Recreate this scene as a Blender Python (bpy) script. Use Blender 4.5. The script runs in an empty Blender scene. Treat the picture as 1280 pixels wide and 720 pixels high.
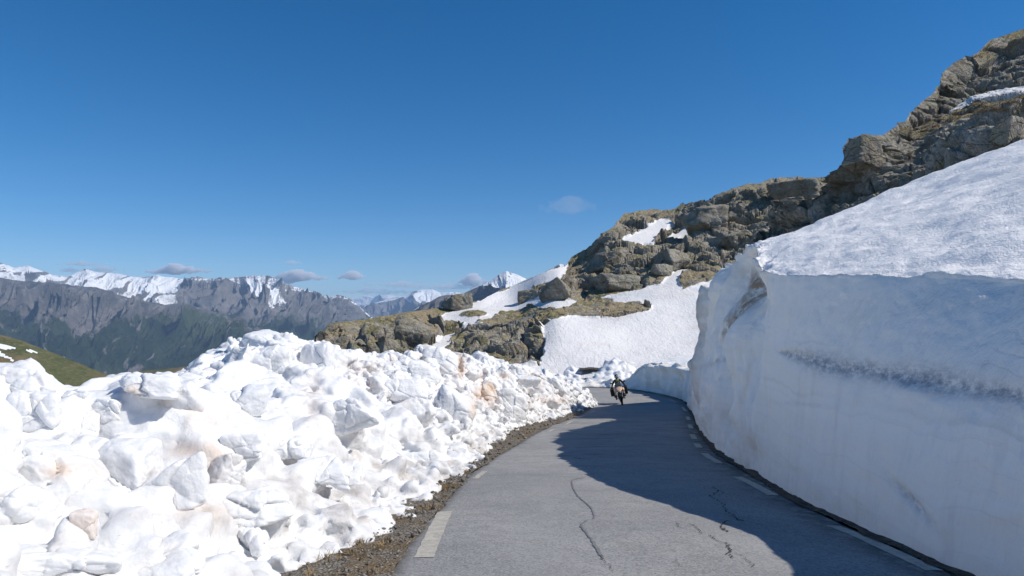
import bpy, bmesh, math, random
import numpy as np
from mathutils import Vector, Matrix
from mathutils.bvhtree import BVHTree

random.seed(7)
RNG = np.random.default_rng(11)
SC = bpy.context.scene
COL = SC.collection
PI = math.pi
QUICK = False

# ------------------------------------------------------------------ camera
F = 853.33          # focal length in photo pixels (1280 wide)
CAMZ = 1.6
PITCH = math.atan(40 / F)
cP, sP = math.cos(PITCH), math.sin(PITCH)


def P(px, py, d):
    """a point of the place seen in direction (px, py) of the photo at forward distance d"""
    px = np.asarray(px, float); py = np.asarray(py, float); d = np.asarray(d, float)
    a = (px - 640) / F; b = (360 - py) / F
    y = cP - b * sP; z = sP + b * cP
    k = d / y
    return np.stack(np.broadcast_arrays(a * k, d, CAMZ + z * k), -1)


def proj(v):
    v = np.asarray(v, float)
    y = v[..., 1]; z = v[..., 2] - CAMZ
    f = y * cP + z * sP
    u = -y * sP + z * cP
    f = np.where(f > 0.05, f, 0.05)
    return 640 + F * v[..., 0] / f, 360 - F * u / f


SL = 0.0868


def g(y):
    """height of the road along the valley of the road"""
    y = np.asarray(y, float)
    k = 3.0
    yy = -np.logaddexp(-y / k, -43.0 / k) * k      # soft minimum of y and 43
    return SL * -yy


def ground_at(px, py):
    lo, hi = 1.0, 70.0
    for _ in range(50):
        m = (lo + hi) / 2
        p = P(px, py, m)
        if p[2] > g(m): lo = m
        else: hi = m
    return P(px, py, (lo + hi) / 2)


# ------------------------------------------------------------------ noise
def _hash(ix, iy, iz, s=0):
    h = (ix.astype(np.uint32) * np.uint32(374761393) + iy.astype(np.uint32) * np.uint32(668265263)
         + iz.astype(np.uint32) * np.uint32(2147483647 - 58) + np.uint32((s * 1274126177) & 0xffffffff))
    h = (h ^ (h >> np.uint32(13))) * np.uint32(1274126177)
    h = (h ^ (h >> np.uint32(16))) * np.uint32(2246822519)
    h = h ^ (h >> np.uint32(13))
    return h


def _r01(h):
    return h.astype(np.float64) / 4294967295.0


def vnoise(p, s=0):
    """smooth value noise in -1..1"""
    p = np.asarray(p, float)
    i = np.floor(p).astype(np.int64)
    f = p - i
    f = f * f * f * (f * (f * 6 - 15) + 10)
    out = 0
    for dx in (0, 1):
        wx = f[..., 0] if dx else 1 - f[..., 0]
        for dy in (0, 1):
            wy = f[..., 1] if dy else 1 - f[..., 1]
            for dz in (0, 1):
                wz = f[..., 2] if dz else 1 - f[..., 2]
                out = out + wx * wy * wz * _r01(_hash(i[..., 0] + dx, i[..., 1] + dy, i[..., 2] + dz, s))
    return out * 2 - 1


def fbm(p, o=4, s=0, gain=.5, lac=2.03):
    p = np.asarray(p, float)
    a = 1.0; t = 0; n = 0
    for k in range(o):
        t = t + a * vnoise(p + 17.3 * k, s + k); n += a
        a *= gain; p = p * lac
    return t / n * 1.4


def ridged(p, o=4, s=0, gain=.5):
    p = np.asarray(p, float)
    a = 1.0; t = 0; n = 0; w = 1
    for k in range(o):
        v = (1 - np.abs(vnoise(p + 9.7 * k, s + k)) * 1.6).clip(0, 1) ** 2
        t = t + a * v * w; n += a
        w = (v * 1.6).clip(0.2, 1)
        a *= gain; p = p * 2.07
    return t / n


def worley(p, s=0):
    """F1, F2, cell random, nearest feature point"""
    p = np.asarray(p, float)
    i = np.floor(p).astype(np.int64)
    f1 = np.full(p.shape[:-1], 9.0); f2 = f1.copy(); cid = np.zeros_like(f1)
    fp = np.zeros(p.shape)
    for dx in (-1, 0, 1):
        for dy in (-1, 0, 1):
            for dz in (-1, 0, 1):
                c = i + np.array([dx, dy, dz])
                h = _hash(c[..., 0], c[..., 1], c[..., 2], s)
                q = c + np.stack([_r01(h), _r01(h * np.uint32(2654435761) ^ (h >> np.uint32(7))),
                                  _r01(h * np.uint32(40503) ^ (h >> np.uint32(11)))], -1)
                d = np.sqrt(((q - p) ** 2).sum(-1))
                m = d < f1
                f2 = np.where(m, f1, np.minimum(f2, d))
                cid = np.where(m, _r01(h * np.uint32(97531) ^ (h >> np.uint32(5))), cid)
                fp = np.where(m[..., None], q, fp)
                f1 = np.where(m, d, f1)
    return f1, f2, cid, fp


def sstep(a, b, x):
    t = ((x - a) / (b - a)).clip(0, 1)
    return t * t * (3 - 2 * t)


def facets(p, size, s=0, tilt=.6):
    """blocky displacement: every cell is its own tilted slab, cracks between them"""
    q = p / size
    f1, f2, cid, fp = worley(q, s)
    rnd = cid
    a1 = np.sin(cid * 917.1); a2 = np.cos(cid * 533.7); a3 = np.sin(cid * 1311.3)
    off = q - fp
    pl = off[..., 0] * a1 + off[..., 1] * a2 + off[..., 2] * a3
    crack = (1 - ((f2 - f1) / .09).clip(0, 1)) ** 1.5
    return (rnd - .5) * 1.0 + pl * tilt - crack * .55


# ------------------------------------------------------------------ mesh helpers
def mk(name, verts, faces, mat, parent=None, attrs=None, smooth=True, at=None):
    verts = np.asarray(verts, np.float32).reshape(-1, 3)
    if at is not None:
        verts = verts - np.asarray(at, np.float32)
    me = bpy.data.meshes.new(name)
    if isinstance(faces, np.ndarray) and faces.ndim == 2:
        n, k = faces.shape
        me.vertices.add(len(verts)); me.vertices.foreach_set('co', verts.ravel())
        me.loops.add(n * k); me.loops.foreach_set('vertex_index', faces.astype(np.int32).ravel())
        me.polygons.add(n)
        me.polygons.foreach_set('loop_start', np.arange(0, n * k, k, dtype=np.int32))
        me.polygons.foreach_set('loop_total', np.full(n, k, np.int32))
    else:
        me.from_pydata([tuple(map(float, v)) for v in verts], [], faces)
    me.update(calc_edges=True)
    me.validate()
    if smooth:
        me.polygons.foreach_set('use_smooth', np.ones(len(me.polygons), bool))
    if attrs:
        for k_, a in attrs.items():
            at_ = me.attributes.new(k_, 'FLOAT', 'POINT')
            at_.data.foreach_set('value', np.asarray(a, np.float32).ravel())
    if mat: me.materials.append(mat)
    o = bpy.data.objects.new(name, me)
    COL.objects.link(o)
    if at is not None: o.location = [float(c) for c in at]
    if parent: o.parent = parent
    return o


def grid_faces(nu, nv, close_u=False, flip=False):
    u = np.arange(nu if close_u else nu - 1); v = np.arange(nv - 1)
    U, V = np.meshgrid(u, v, indexing='ij')
    a = U * nv + V; b = ((U + 1) % nu) * nv + V
    f = np.stack([a, b, b + 1, a + 1], -1).reshape(-1, 4)
    return f[:, ::-1] if flip else f


def normals_grid(p):
    du = np.gradient(p, axis=0); dv = np.gradient(p, axis=1)
    n = np.cross(du, dv)
    return n / (np.linalg.norm(n, axis=-1, keepdims=True) + 1e-9)


def tag(o, label=None, cat=None, group=None, kind=None):
    if label: o['label'] = label
    if cat: o['category'] = cat
    if group: o['group'] = group
    if kind: o['kind'] = kind
    return o


def interp(x, xs, ys):
    return np.interp(x, xs, ys)


def smooth_curve(pts, n):
    """Catmull-Rom through points, resampled evenly"""
    p = np.asarray(pts, float)
    q = np.vstack([2 * p[0] - p[1], p, 2 * p[-1] - p[-2]])
    out = []
    for i in range(1, len(q) - 2):
        t = np.linspace(0, 1, 24, endpoint=False)[:, None]
        a, b, c, d = q[i - 1], q[i], q[i + 1], q[i + 2]
        out.append(.5 * ((2 * b) + (-a + c) * t + (2 * a - 5 * b + 4 * c - d) * t ** 2 + (-a + 3 * b - 3 * c + d) * t ** 3))
    out = np.vstack(out + [p[-1:]])
    s = np.r_[0, np.cumsum(np.linalg.norm(np.diff(out, axis=0), axis=1))]
    ss = np.linspace(0, s[-1], n)
    return np.stack([np.interp(ss, s, out[:, k]) for k in range(out.shape[1])], -1)


def poly_mask(x, y, poly):
    poly = np.asarray(poly, float)
    inside = np.zeros(np.shape(x), bool)
    n = len(poly); j = n - 1
    for i in range(n):
        xi, yi = poly[i]; xj, yj = poly[j]
        c = ((yi > y) != (yj > y)) & (x < (xj - xi) * (y - yi) / ((yj - yi) + 1e-12) + xi)
        inside ^= c
        j = i
    return inside


def tps(pts, vals, lam=1e-4):
    pts = np.asarray(pts, float); vals = np.asarray(vals, float)
    mu = pts.mean(0); sd = pts.std(0).mean()
    A = (pts - mu) / sd
    r = np.linalg.norm(A[:, None] - A[None], axis=-1)
    K = np.where(r > 0, r * r * np.log(r + 1e-12), 0) + lam * np.eye(len(A))
    Q = np.c_[np.ones(len(A)), A]
    n = len(A)
    M = np.zeros((n + 3, n + 3)); M[:n, :n] = K; M[:n, n:] = Q; M[n:, :n] = Q.T
    w = np.linalg.solve(M, np.r_[vals, 0, 0, 0])

    def f(x, y):
        x = (np.asarray(x, float) - mu[0]) / sd; y = (np.asarray(y, float) - mu[1]) / sd
        o = w[n] + w[n + 1] * x + w[n + 2] * y
        for i in range(n):
            r2 = (x - A[i, 0]) ** 2 + (y - A[i, 1]) ** 2
            o = o + w[i] * np.where(r2 > 0, .5 * r2 * np.log(r2 + 1e-12), 0)
        return o
    return f


# ------------------------------------------------------------------ node helpers
class NT:
    def __init__(self, name, rough=.8, spec=.3):
        self.m = bpy.data.materials.new(name); self.m.use_nodes = True
        self.t = self.m.node_tree; self.t.nodes.clear()
        self.out = self.n('ShaderNodeOutputMaterial')
        self.b = self.n('ShaderNodeBsdfPrincipled')
        self.b.inputs['Roughness'].default_value = rough
        self.b.inputs['Specular IOR Level'].default_value = spec
        self.l(self.b.outputs[0], self.out.inputs[0])
        self._co = None

    def n(self, t, **k):
        x = self.t.nodes.new(t)
        for a, v in k.items(): setattr(x, a, v)
        return x

    def l(self, a, b): self.t.links.new(a, b)

    def co(self):
        if not self._co:
            gm = self.n('ShaderNodeNewGeometry'); self._co = gm.outputs['Position']
        return self._co

    def put(self, sock, v):
        if hasattr(v, 'is_linked') or hasattr(v, 'links'): self.l(v, sock)
        elif isinstance(v, (tuple, list)) and len(v) == 3 and sock.type == 'RGBA': sock.default_value = (*v, 1)
        else: sock.default_value = v

    def noise(self, scale, detail=4, rough=.55, dist=0, co=None, sc=None):
        c = co or self.co()
        if sc:
            mp = self.n('ShaderNodeMapping'); mp.inputs['Scale'].default_value = sc; self.l(c, mp.inputs[0]); c = mp.outputs[0]
        x = self.n('ShaderNodeTexNoise'); self.l(c, x.inputs['Vector'])
        x.inputs['Scale'].default_value = scale; x.inputs['Detail'].default_value = detail
        x.inputs['Roughness'].default_value = rough; x.inputs['Distortion'].default_value = dist
        return x.outputs['Fac']

    def vor(self, scale, feat='F1', sc=None, out='Distance', rnd=1):
        c = self.co()
        if sc:
            mp = self.n('ShaderNodeMapping'); mp.inputs['Scale'].default_value = sc; self.l(c, mp.inputs[0]); c = mp.outputs[0]
        x = self.n('ShaderNodeTexVoronoi', feature=feat); self.l(c, x.inputs['Vector']); x.inputs['Scale'].default_value = scale
        x.inputs['Randomness'].default_value = rnd
        return x.outputs[out]

    def ramp(self, v, a, b, lo=0., hi=1.):
        x = self.n('ShaderNodeMapRange', interpolation_type='SMOOTHSTEP'); self.put(x.inputs['Value'], v)
        x.inputs['From Min'].default_value = a; x.inputs['From Max'].default_value = b
        x.inputs['To Min'].default_value = lo; x.inputs['To Max'].default_value = hi
        return x.outputs[0]

    def math(self, op, a, b=0., c=0.):
        x = self.n('ShaderNodeMath', operation=op); self.put(x.inputs[0], a); self.put(x.inputs[1], b); self.put(x.inputs[2], c)
        return x.outputs[0]

    def mix(self, f, a, b):
        x = self.n('ShaderNodeMix', data_type='RGBA')
        self.put(x.inputs['Factor'], f); self.put(x.inputs['A'], a); self.put(x.inputs['B'], b)
        for s in x.inputs:
            pass
        return x.outputs['Result']

    def attr(self, name):
        return self.n('ShaderNodeAttribute', attribute_name=name).outputs['Fac']

    def nz(self):
        gm = self.n('ShaderNodeNewGeometry'); s = self.n('ShaderNodeSeparateXYZ'); self.l(gm.outputs['Normal'], s.inputs[0])
        return s.outputs['Z']

    def color(self, c): self.put(self.b.inputs['Base Color'], c)

    def bump(self, h, dist, strength=1., prev=None):
        x = self.n('ShaderNodeBump'); x.inputs['Strength'].default_value = strength; x.inputs['Distance'].default_value = dist
        self.put(x.inputs['Height'], h)
        if prev: self.l(prev, x.inputs['Normal'])
        self.l(x.outputs[0], self.b.inputs['Normal'])
        return x.outputs[0]


def mixsock(x):  # RGBA sockets of ShaderNodeMix are addressed by identifier
    return x


def _mix(self, f, a, b, blend='MIX'):
    x = self.n('ShaderNodeMix', data_type='RGBA', blend_type=blend)
    fs = [s for s in x.inputs if s.identifier == 'Factor_Float'][0]
    sa = [s for s in x.inputs if s.identifier == 'A_Color'][0]
    sb = [s for s in x.inputs if s.identifier == 'B_Color'][0]
    self.put(fs, f); self.put(sa, a); self.put(sb, b)
    return [s for s in x.outputs if s.identifier == 'Result_Color'][0]


NT.mix = _mix
SNOW = (.785, .79, .795)

# ---- materials
def m_heap_snow(stain_amt=1.0):
    m = NT('ploughed_snow', .55, .25)
    m.b.inputs['Subsurface Weight'].default_value = .55; m.b.inputs['Subsurface Radius'].default_value = (1, 1.1, 1.25); m.b.inputs['Subsurface Scale'].default_value = .05
    n1 = m.noise(.55, 5, .6, .6); n2 = m.noise(2.2, 5, .6, .3); n3 = m.noise(9, 4, .6)
    stain = m.math('MULTIPLY', m.ramp(n1, .56, .70), m.ramp(n2, .42, .62))
    stain = m.math('MULTIPLY', stain, .55 * stain_amt)
    c = m.mix(stain, SNOW, (.62, .47, .37))
    d = m.attr('dirt')
    dd = m.math('MULTIPLY', d, m.ramp(n2, .35, .68))
    c = m.mix(m.math('MULTIPLY', dd, .75), c, (.36, .31, .27))
    sp = m.math('MULTIPLY', m.ramp(m.noise(38, 2, .7), .64, .72), m.ramp(m.noise(1.7, 3), .52, .66))
    sp = m.math('MULTIPLY', sp, m.math('ADD', m.math('MULTIPLY', d, .6), .12))
    c = m.mix(sp, c, (.16, .13, .11))
    c = m.mix(m.math('MULTIPLY', m.attr('orange'), m.ramp(n2, .25, .6)), c, (.62, .43, .29))
    m.color(c)
    b = m.bump(m.noise(2.6, 4, .6, .4), .10, .5)
    b = m.bump(m.noise(9, 4, .55), .022, .4, b)
    m.bump(m.noise(55, 3, .6), .004, .4, b)
    return m.m


def m_rock(grass=True, snow=False, scale=1., shift=0.):
    m = NT('lichen_rock', .9, .15)
    n1 = m.noise(.22 * scale, 5, .6); n2 = m.noise(1.1 * scale, 6, .65, .3); n3 = m.noise(6 * scale, 5, .65)
    c = m.mix(m.ramp(n1, .38, .62), (.42, .385, .335), (.31, .295, .26))
    c = m.mix(m.ramp(n2, .44, .62), c, (.25, .215, .17))
    c = m.mix(m.math('MULTIPLY', m.ramp(n3, .52, .66), .5), c, (.55, .475, .38))
    c = m.mix(m.math('MULTIPLY', m.ramp(m.noise(2.7 * scale, 5, .7), .50, .64), .5), c, (.28, .29, .17))
    # dark joints and weathered seams of the rock itself
    v = m.vor(.55 * scale, 'DISTANCE_TO_EDGE', sc=(1, 1, 1.7))
    v2 = m.vor(1.9 * scale, 'DISTANCE_TO_EDGE', sc=(1, 1, 2.2))
    seam = m.ramp(v, .0, .05, 1, 0); seam2 = m.ramp(v2, 0., .05, 1, 0)
    c = m.mix(m.math('MULTIPLY', m.math('MULTIPLY', seam, m.ramp(n2, .4, .6)), .35), c, (.10, .09, .08))
    c = m.mix(m.math('MULTIPLY', m.math('MULTIPLY', seam2, m.ramp(n1, .4, .6)), .25), c, (.12, .11, .10))
    if grass:
        gm = m.math('MULTIPLY', m.ramp(m.nz(), .42, .75), m.ramp(m.noise(.45 * scale, 5, .65), .38, .54))
        gm = m.math('MULTIPLY', gm, m.math('ADD', m.math('MULTIPLY', m.attr('grass'), 1.15), .2))
        gc = m.mix(m.ramp(m.noise(1.6 * scale, 5, .7), .4, .6), (.33, .265, .145), (.22, .21, .10))
        gc = m.mix(m.ramp(m.noise(.3 * scale, 4, .7), .45, .6), gc, (.38, .30, .19))
        c = m.mix(gm, c, gc)
    if snow:
        sm = m.attr('snow')
        sn = m.math('ADD', sm, m.math('MULTIPLY', m.math('SUBTRACT', m.noise(.9 * scale, 5, .65), .5), .9))
        sm = m.ramp(sn, .45, .53)
        dirt = m.ramp(m.noise(.12, 5, .6, sc=(1, 2.2, 1)), .5, .72)
        sc_ = m.mix(m.math('ADD', m.math('MULTIPLY', dirt, .35), .15), (.78, .785, .79), (.62, .53, .46))
        c = m.mix(sm, c, sc_)
    m.color(c)
    keep = m.math('SUBTRACT', 1., m.math('MULTIPLY', sm, .93)) if snow else 1.
    b = m.bump(m.math('MULTIPLY', n2, keep), .5 / scale, .75)
    b = m.bump(m.math('MULTIPLY', m.math('SUBTRACT', n3, m.math('MULTIPLY', seam2, .3)), keep), .16 / scale, .75, b)
    m.bump(m.math('MULTIPLY', m.noise(22 * scale, 3, .7), keep), .03 / scale, .6, b)
    if snow:
        rp_ = m.noise(2.2, 4, .6, .8, sc=(1.2, .45, 1))
        bb = m.t.nodes.new('ShaderNodeBump'); bb.inputs['Distance'].default_value = .22; bb.inputs['Strength'].default_value = .55
        m.l(m.math('MULTIPLY', rp_, sm), bb.inputs['Height'])
        lastb = [n_ for n_ in m.t.nodes if n_.bl_idname == 'ShaderNodeBump' and n_ is not bb and any(l_.to_node == m.b for l_ in n_.outputs[0].links)]
        if lastb: m.l(lastb[0].outputs[0], bb.inputs['Normal'])
        m.l(bb.outputs[0], m.b.inputs['Normal'])
    return m.m


def m_slope_snow():
    m = NT('sun_cupped_snow', .6, .2)
    d = m.ramp(m.noise(.35, 5, .6), .5, .75)
    m.color(m.mix(m.math('MULTIPLY', d, .15), (.95, .935, .92), (.80, .76, .71)))
    b = m.bump(m.noise(6, 4, .6, .3), .045, .5)
    b = m.bump(m.noise(22, 4, .65), .028, .9, b)
    m.bump(m.noise(50, 3, .6), .01, .6, b)
    return m.m


def m_wall_snow():
    m = NT('cut_snow_wall', .6, .2)
    # melt layers: thin wavy dirty lines, nearly level
    wob = m.noise(.35, 4, .6)
    co = m.n('ShaderNodeSeparateXYZ'); m.l(m.co(), co.inputs[0])
    zz = m.math('ADD', m.math('ADD', co.outputs['Z'], m.math('MULTIPLY', co.outputs['Y'], -.012)), m.math('MULTIPLY', wob, .9))
    cx = m.n('ShaderNodeCombineXYZ'); m.put(cx.inputs['Z'], zz)
    lay = m.noise(1.6, 5, .75, co=cx.outputs[0])
    layf = m.ramp(lay, .35, .75)
    c = m.mix(m.math('MULTIPLY', layf, .42), (.95, .915, .86), (.86, .77, .67))
    line = m.ramp(m.math('ABSOLUTE', m.math('SUBTRACT', m.noise(1.1, 4, .6, co=cx.outputs[0]), .48)), .0, .006, 1, 0)
    line = m.math('MULTIPLY', line, m.ramp(m.noise(.5, 4), .5, .62))
    c = m.mix(m.math('MULTIPLY', line, .15), c, (.45, .42, .38))
    fine = m.noise(9., 3, .7, co=cx.outputs[0])
    c = m.mix(m.math('MULTIPLY', m.ramp(fine, .52, .66), .16), c, (.62, .60, .58))
    grit = m.math('MULTIPLY', m.ramp(m.noise(60, 2, .8), .66, .74), m.ramp(m.noise(1.3, 4, .7), .5, .66))
    c = m.mix(m.math('MULTIPLY', grit, .5), c, (.25, .21, .17))
    vs = m.noise(1.2, 5, .65, sc=(2.4, 2.4, .25))
    c = m.mix(m.math('MULTIPLY', m.ramp(vs, .5, .72), .22), c, (.60, .56, .53))
    c = m.mix(m.math('MULTIPLY', m.attr('orange'), m.ramp(m.noise(3.2, 5, .7), .34, .6)), c, (.40, .27, .17))
    c = m.mix(m.math('MULTIPLY', m.attr('shade_grime'), m.ramp(m.noise(7, 5, .75, sc=(1, 1, 2)), .3, .66)), c, (.21, .24, .29))  # blue-grey shade of the scrape painted into the snow, with some grey dirt
    m.color(c)
    b = m.bump(m.noise(1.5, 5, .6, .2, sc=(1.6, 1.6, .6)), .10, .6)
    b = m.bump(m.noise(9, 4, .6, sc=(1.5, 1.5, .7)), .03, .5, b)
    b = m.bump(m.math('SUBTRACT', lay, m.math('MULTIPLY', line, .15)), .03, .5, b)
    m.bump(m.noise(45, 3, .6), .007, .5, b)
    return m.m


def m_asphalt():
    m = NT('worn_asphalt', .85, .2)
    ag = m.noise(150, 2, .8); ag2 = m.vor(62, 'F1', out='Color')
    big = m.noise(.5, 5, .6, .2); mid = m.noise(3, 5, .7)
    c = m.mix(m.ramp(big, .35, .65), (.265, .262, .26), (.345, .34, .33))
    c = m.mix(m.math('MULTIPLY', m.ramp(mid, .46, .66), .45), c, (.20, .198, .196))
    sepc = m.n('ShaderNodeSeparateColor'); m.l(ag2, sepc.inputs[0])
    c = m.mix(m.math('MULTIPLY', m.ramp(sepc.outputs[0], .55, .95), .6), c, (.40, .39, .375))
    c = m.mix(m.math('MULTIPLY', m.ramp(sepc.outputs[1], .6, .95), .5), c, (.10, .10, .10))
    tr = m.attr('track')
    c = m.mix(m.math('MULTIPLY', tr, .22), c, (.30, .295, .29))
    c = m.mix(m.math('MULTIPLY', m.attr('edge'), m.ramp(m.noise(4, 5, .7), .3, .6)), c, (.10, .095, .09))
    wet = m.math('MULTIPLY', m.attr('wet'), m.ramp(m.noise(1.6, 4, .6, sc=(.5, 2.2, 1)), .55, .66))
    c = m.mix(m.math('MULTIPLY', wet, .6), c, (.05, .055, .06))
    m.color(c)
    m.bump(sepc.outputs[0], .004, .5)
    return m.m


def m_simple(name, c, rough=.6, spec=.4, metal=0., var=.15, vs=20):
    m = NT(name, rough, spec)
    k = tuple(x * (1 - var) for x in c)
    m.color(m.mix(m.ramp(m.noise(vs, 3), .4, .6), c, k)); m.b.inputs['Metallic'].default_value = metal
    return m.m


def m_gravel():
    m = NT('verge_gravel', .95, .1)
    v = m.vor(60, 'F1', out='Color'); s = m.n('ShaderNodeSeparateColor'); m.l(v, s.inputs[0])
    c = m.mix(m.ramp(s.outputs[0], .1, .9), (.085, .075, .062), (.27, .24, .20))
    c = m.mix(m.ramp(m.noise(1.3, 5, .7), .46, .62), c, (.17, .125, .075))
    c = m.mix(m.math('MULTIPLY', m.ramp(s.outputs[1], .88, .97), .7), c, (.42, .39, .34))
    m.color(c)
    b = m.bump(m.vor(42), .02, .8)
    m.bump(m.noise(6, 5, .7), .05, .6, b)
    return m.m


def m_earth():
    m = NT('dark_wet_earth', .8, .3)
    c = m.mix(m.ramp(m.noise(5, 5, .7), .42, .6), (.03, .026, .022), (.10, .075, .05))
    c = m.mix(m.ramp(m.noise(22, 4, .7), .56, .66), c, (.17, .15, .12))
    m.color(c); m.bump(m.noise(12, 5, .7), .05, .8)
    return m.m


def m_mountain():
    m = NT('far_mountain', .95, .05)
    n = m.noise(.0016, 6, .65)
    nn = m.noise(.006, 6, .7)
    c = m.mix(m.ramp(n, .40, .62), (.19, .178, .175), (.105, .102, .105))
    c = m.mix(m.math('MULTIPLY', m.ramp(nn, .48, .62), .5), c, (.29, .27, .25))
    gr = m.attr('green')
    gr = m.ramp(m.math('ADD', gr, m.math('MULTIPLY', m.math('SUBTRACT', nn, .5), 1.4)), .42, .58)
    gc = m.mix(m.ramp(m.noise(.003, 5, .7), .42, .62), (.020, .036, .020), (.045, .062, .032))
    gc = m.mix(m.math('MULTIPLY', m.attr('meadow'), m.ramp(n, .3, .6)), gc, (.06, .08, .038))
    c = m.mix(gr, c, gc)
    sm = m.ramp(m.math('ADD', m.attr('snow'), m.math('ADD', m.math('MULTIPLY', m.math('SUBTRACT', m.noise(.009, 6, .75), .5), 1.1), m.math('MULTIPLY', m.math('SUBTRACT', m.noise(.03, 4, .7, sc=(1, 1, .45)), .5), 1.0))), .44, .52)
    c = m.mix(sm, c, (.85, .86, .88))
    m.color(c)
    b = m.bump(m.noise(.004, 7, .7), 90, .7)
    m.bump(m.noise(.02, 4, .7), 14, .6, b)
    return m.m


def m_meadow():
    m = NT('alpine_meadow', .95, .1)
    n = m.noise(.008, 6, .65); n2 = m.noise(.03, 6, .7)
    c = m.mix(m.ramp(n, .42, .58), (.10, .11, .045), (.20, .15, .085))
    c = m.mix(m.math('MULTIPLY', m.ramp(n2, .45, .62), .6), c, (.06, .075, .028))
    c = m.mix(m.math('MULTIPLY', m.ramp(m.noise(.15, 5, .75), .48, .62), .5), c, (.22, .18, .11))
    c = m.mix(m.math('MULTIPLY', m.ramp(m.noise(.02, 5, .7, sc=(.5, 1, 3)), .52, .62), .5), c, (.15, .11, .06))
    sm = m.ramp(m.math('ADD', m.attr('snow'), m.math('MULTIPLY', m.math('SUBTRACT', m.noise(.05, 5, .7), .5), .7)), .44, .54)
    c = m.mix(sm, c, (.85, .86, .88))
    m.color(c); m.bump(m.noise(.03, 6, .7), 8, .7)
    return m.m


M_HEAP = m_heap_snow()
M_ROCK = m_rock(True, False, 1.)
M_ROCKFAR = m_rock(True, True, .55)
M_ROCKBIG = m_rock(True, False, .55)
M_SLOPE = m_slope_snow()
M_WALL = m_wall_snow()
M_ASPH = m_asphalt()
M_GRAVEL = m_gravel()
M_EARTH = m_earth()
M_MOUNT = m_mountain()
M_MEADOW = m_meadow()
M_PAINT = None


def m_paint():
    m = NT('worn_road_paint', .7, .3)
    c = m.mix(m.ramp(m.noise(9, 5, .75), .42, .62), (.52, .48, .40), (.40, .37, .32))
    chip = m.ramp(m.noise(30, 6, .8), .50, .58)
    big = m.ramp(m.noise(5, 3, .6), .50, .66)
    c = m.mix(m.math('MULTIPLY', chip, m.math('ADD', m.math('MULTIPLY', big, .7), .25)), c, (.22, .215, .21))
    m.color(c)
    return m.m


M_PAINT = m_paint()
M_CRACK = m_simple('open_crack', (.055, .054, .054), .95, .1)
M_SEAL = m_simple('bitumen_seal', (.205, .207, .212), .85, .2)

# ------------------------------------------------------------------ road curves
RE = [(1187, 717), (1111, 682), (1041, 650), (977, 618), (936, 592), (901, 571), (886, 557), (872, 539), (866, 523), (861, 512)]
rp = [ground_at(*q)[:2] for q in RE]
rp = [(3.7, -14.), (3.7, -6), (3.66, 0), (3.62, 3.)] + [tuple(p) for p in rp] + [(10.4, 41), (10.95, 44.5), (10.9, 47.5), (10.2, 50.5), (9.0, 52.8), (7.3, 54.0), (5.0, 54.4), (1.0, 54.2), (-6, 53), (-16, 51), (-26, 49)]
LE = [(489, 717), (512.6, 679), (557, 628), (584, 596), (611, 578), (628, 566), (651, 553), (687, 533), (718, 522), (737, 511)]
lp = [ground_at(*q)[:2] for q in LE]
lp = [(-1.1, -14), (-1.1, -6), (-1.05, 0), (-1.03, 3)] + [tuple(p) for p in lp] + [(4.95, 41.5), (5.2, 44.), (4.6, 46.2), (3.0, 47.8), (.5, 48.4), (-3, 48.3), (-9, 47.2), (-16, 45.5), (-26, 43.5)]
NR = 1500
RC = smooth_curve(rp, NR)
LC = smooth_curve(lp, NR)


def match(A, B):
    """pair stations of two edges by fraction around matching anchors"""
    return A, B


# pair the two edges with monotone anchors so that the ribbon stays tidy round the bend
def frac_at(C, pt):
    return float(np.argmin(((C - np.asarray(pt)) ** 2).sum(1))) / (NR - 1)


anc = [(0, 0)]
for yy in (-6, 0, 6, 10, 15, 20, 26, 32, 38):
    i = np.argmin(np.abs(RC[:NR // 2 + 300, 1] - yy)); j = np.argmin(np.abs(LC[:NR // 2 + 300, 1] - yy))
    anc.append((i / (NR - 1), j / (NR - 1)))
anc.append((frac_at(RC, (10.9, 47.0)), frac_at(LC, (5.1, 44.5))))
anc.append((frac_at(RC, (5.0, 54.4)), frac_at(LC, (2.4, 48.0))))
anc.append((1, 1))
anc = np.array(anc)
ft = np.linspace(0, 1, NR)
fl = np.interp(ft, anc[:, 0], anc[:, 1])
Lm = np.stack([np.interp(fl, ft, LC[:, k]) for k in range(2)], -1)
NW = 41
W = np.linspace(0, 1, NW)
road_xy = Lm[:, None, :] * (1 - W[None, :, None]) + RC[:, None, :] * W[None, :, None]


def with_z(xy, dz=0.):
    return np.concatenate([xy, (g(xy[..., 1]) + dz)[..., None]], -1)


rv = with_z(road_xy)
crown = .05 * (1 - (2 * W - 1) ** 2)
rv[..., 2] += crown[None, :] + .012 * fbm(rv * np.array([.7, .7, 0]), 3, 5)
trk = np.exp(-((W - .28) / .09) ** 2) + np.exp(-((W - .70) / .09) ** 2)
trk = np.broadcast_to(trk[None], rv.shape[:2])
edg = (1 - sstep(0, .03, W)) + sstep(.86, 1.0, W)
edg = np.broadcast_to(edg[None], rv.shape[:2])
wet = np.exp(-((rv[..., 1] - 23) / 9) ** 2)


def band(inner, outer, n, z_in, z_out, amp, seed, name, mat, noise_f=3.):
    """strip beside the road between two matched curves"""
    w = np.linspace(0, 1, n)
    xy = inner[:, None, :] * (1 - w[None, :, None]) + outer[:, None, :] * w[None, :, None]
    v = with_z(xy)
    v[..., 2] += z_in * (1 - w) + z_out * w
    edge = np.minimum(w * 5, 1)
    v[..., 2] += amp * edge * (fbm(v * noise_f, 4, seed))
    return v


def road_z(x, y):
    return g(y)


road = mk('road', rv, grid_faces(NR, NW, flip=True), M_ASPH, attrs={'track': trk, 'edge': edg, 'wet': wet})
tag(road, 'grey worn asphalt pass road curving between snow banks', kind='structure')


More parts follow.
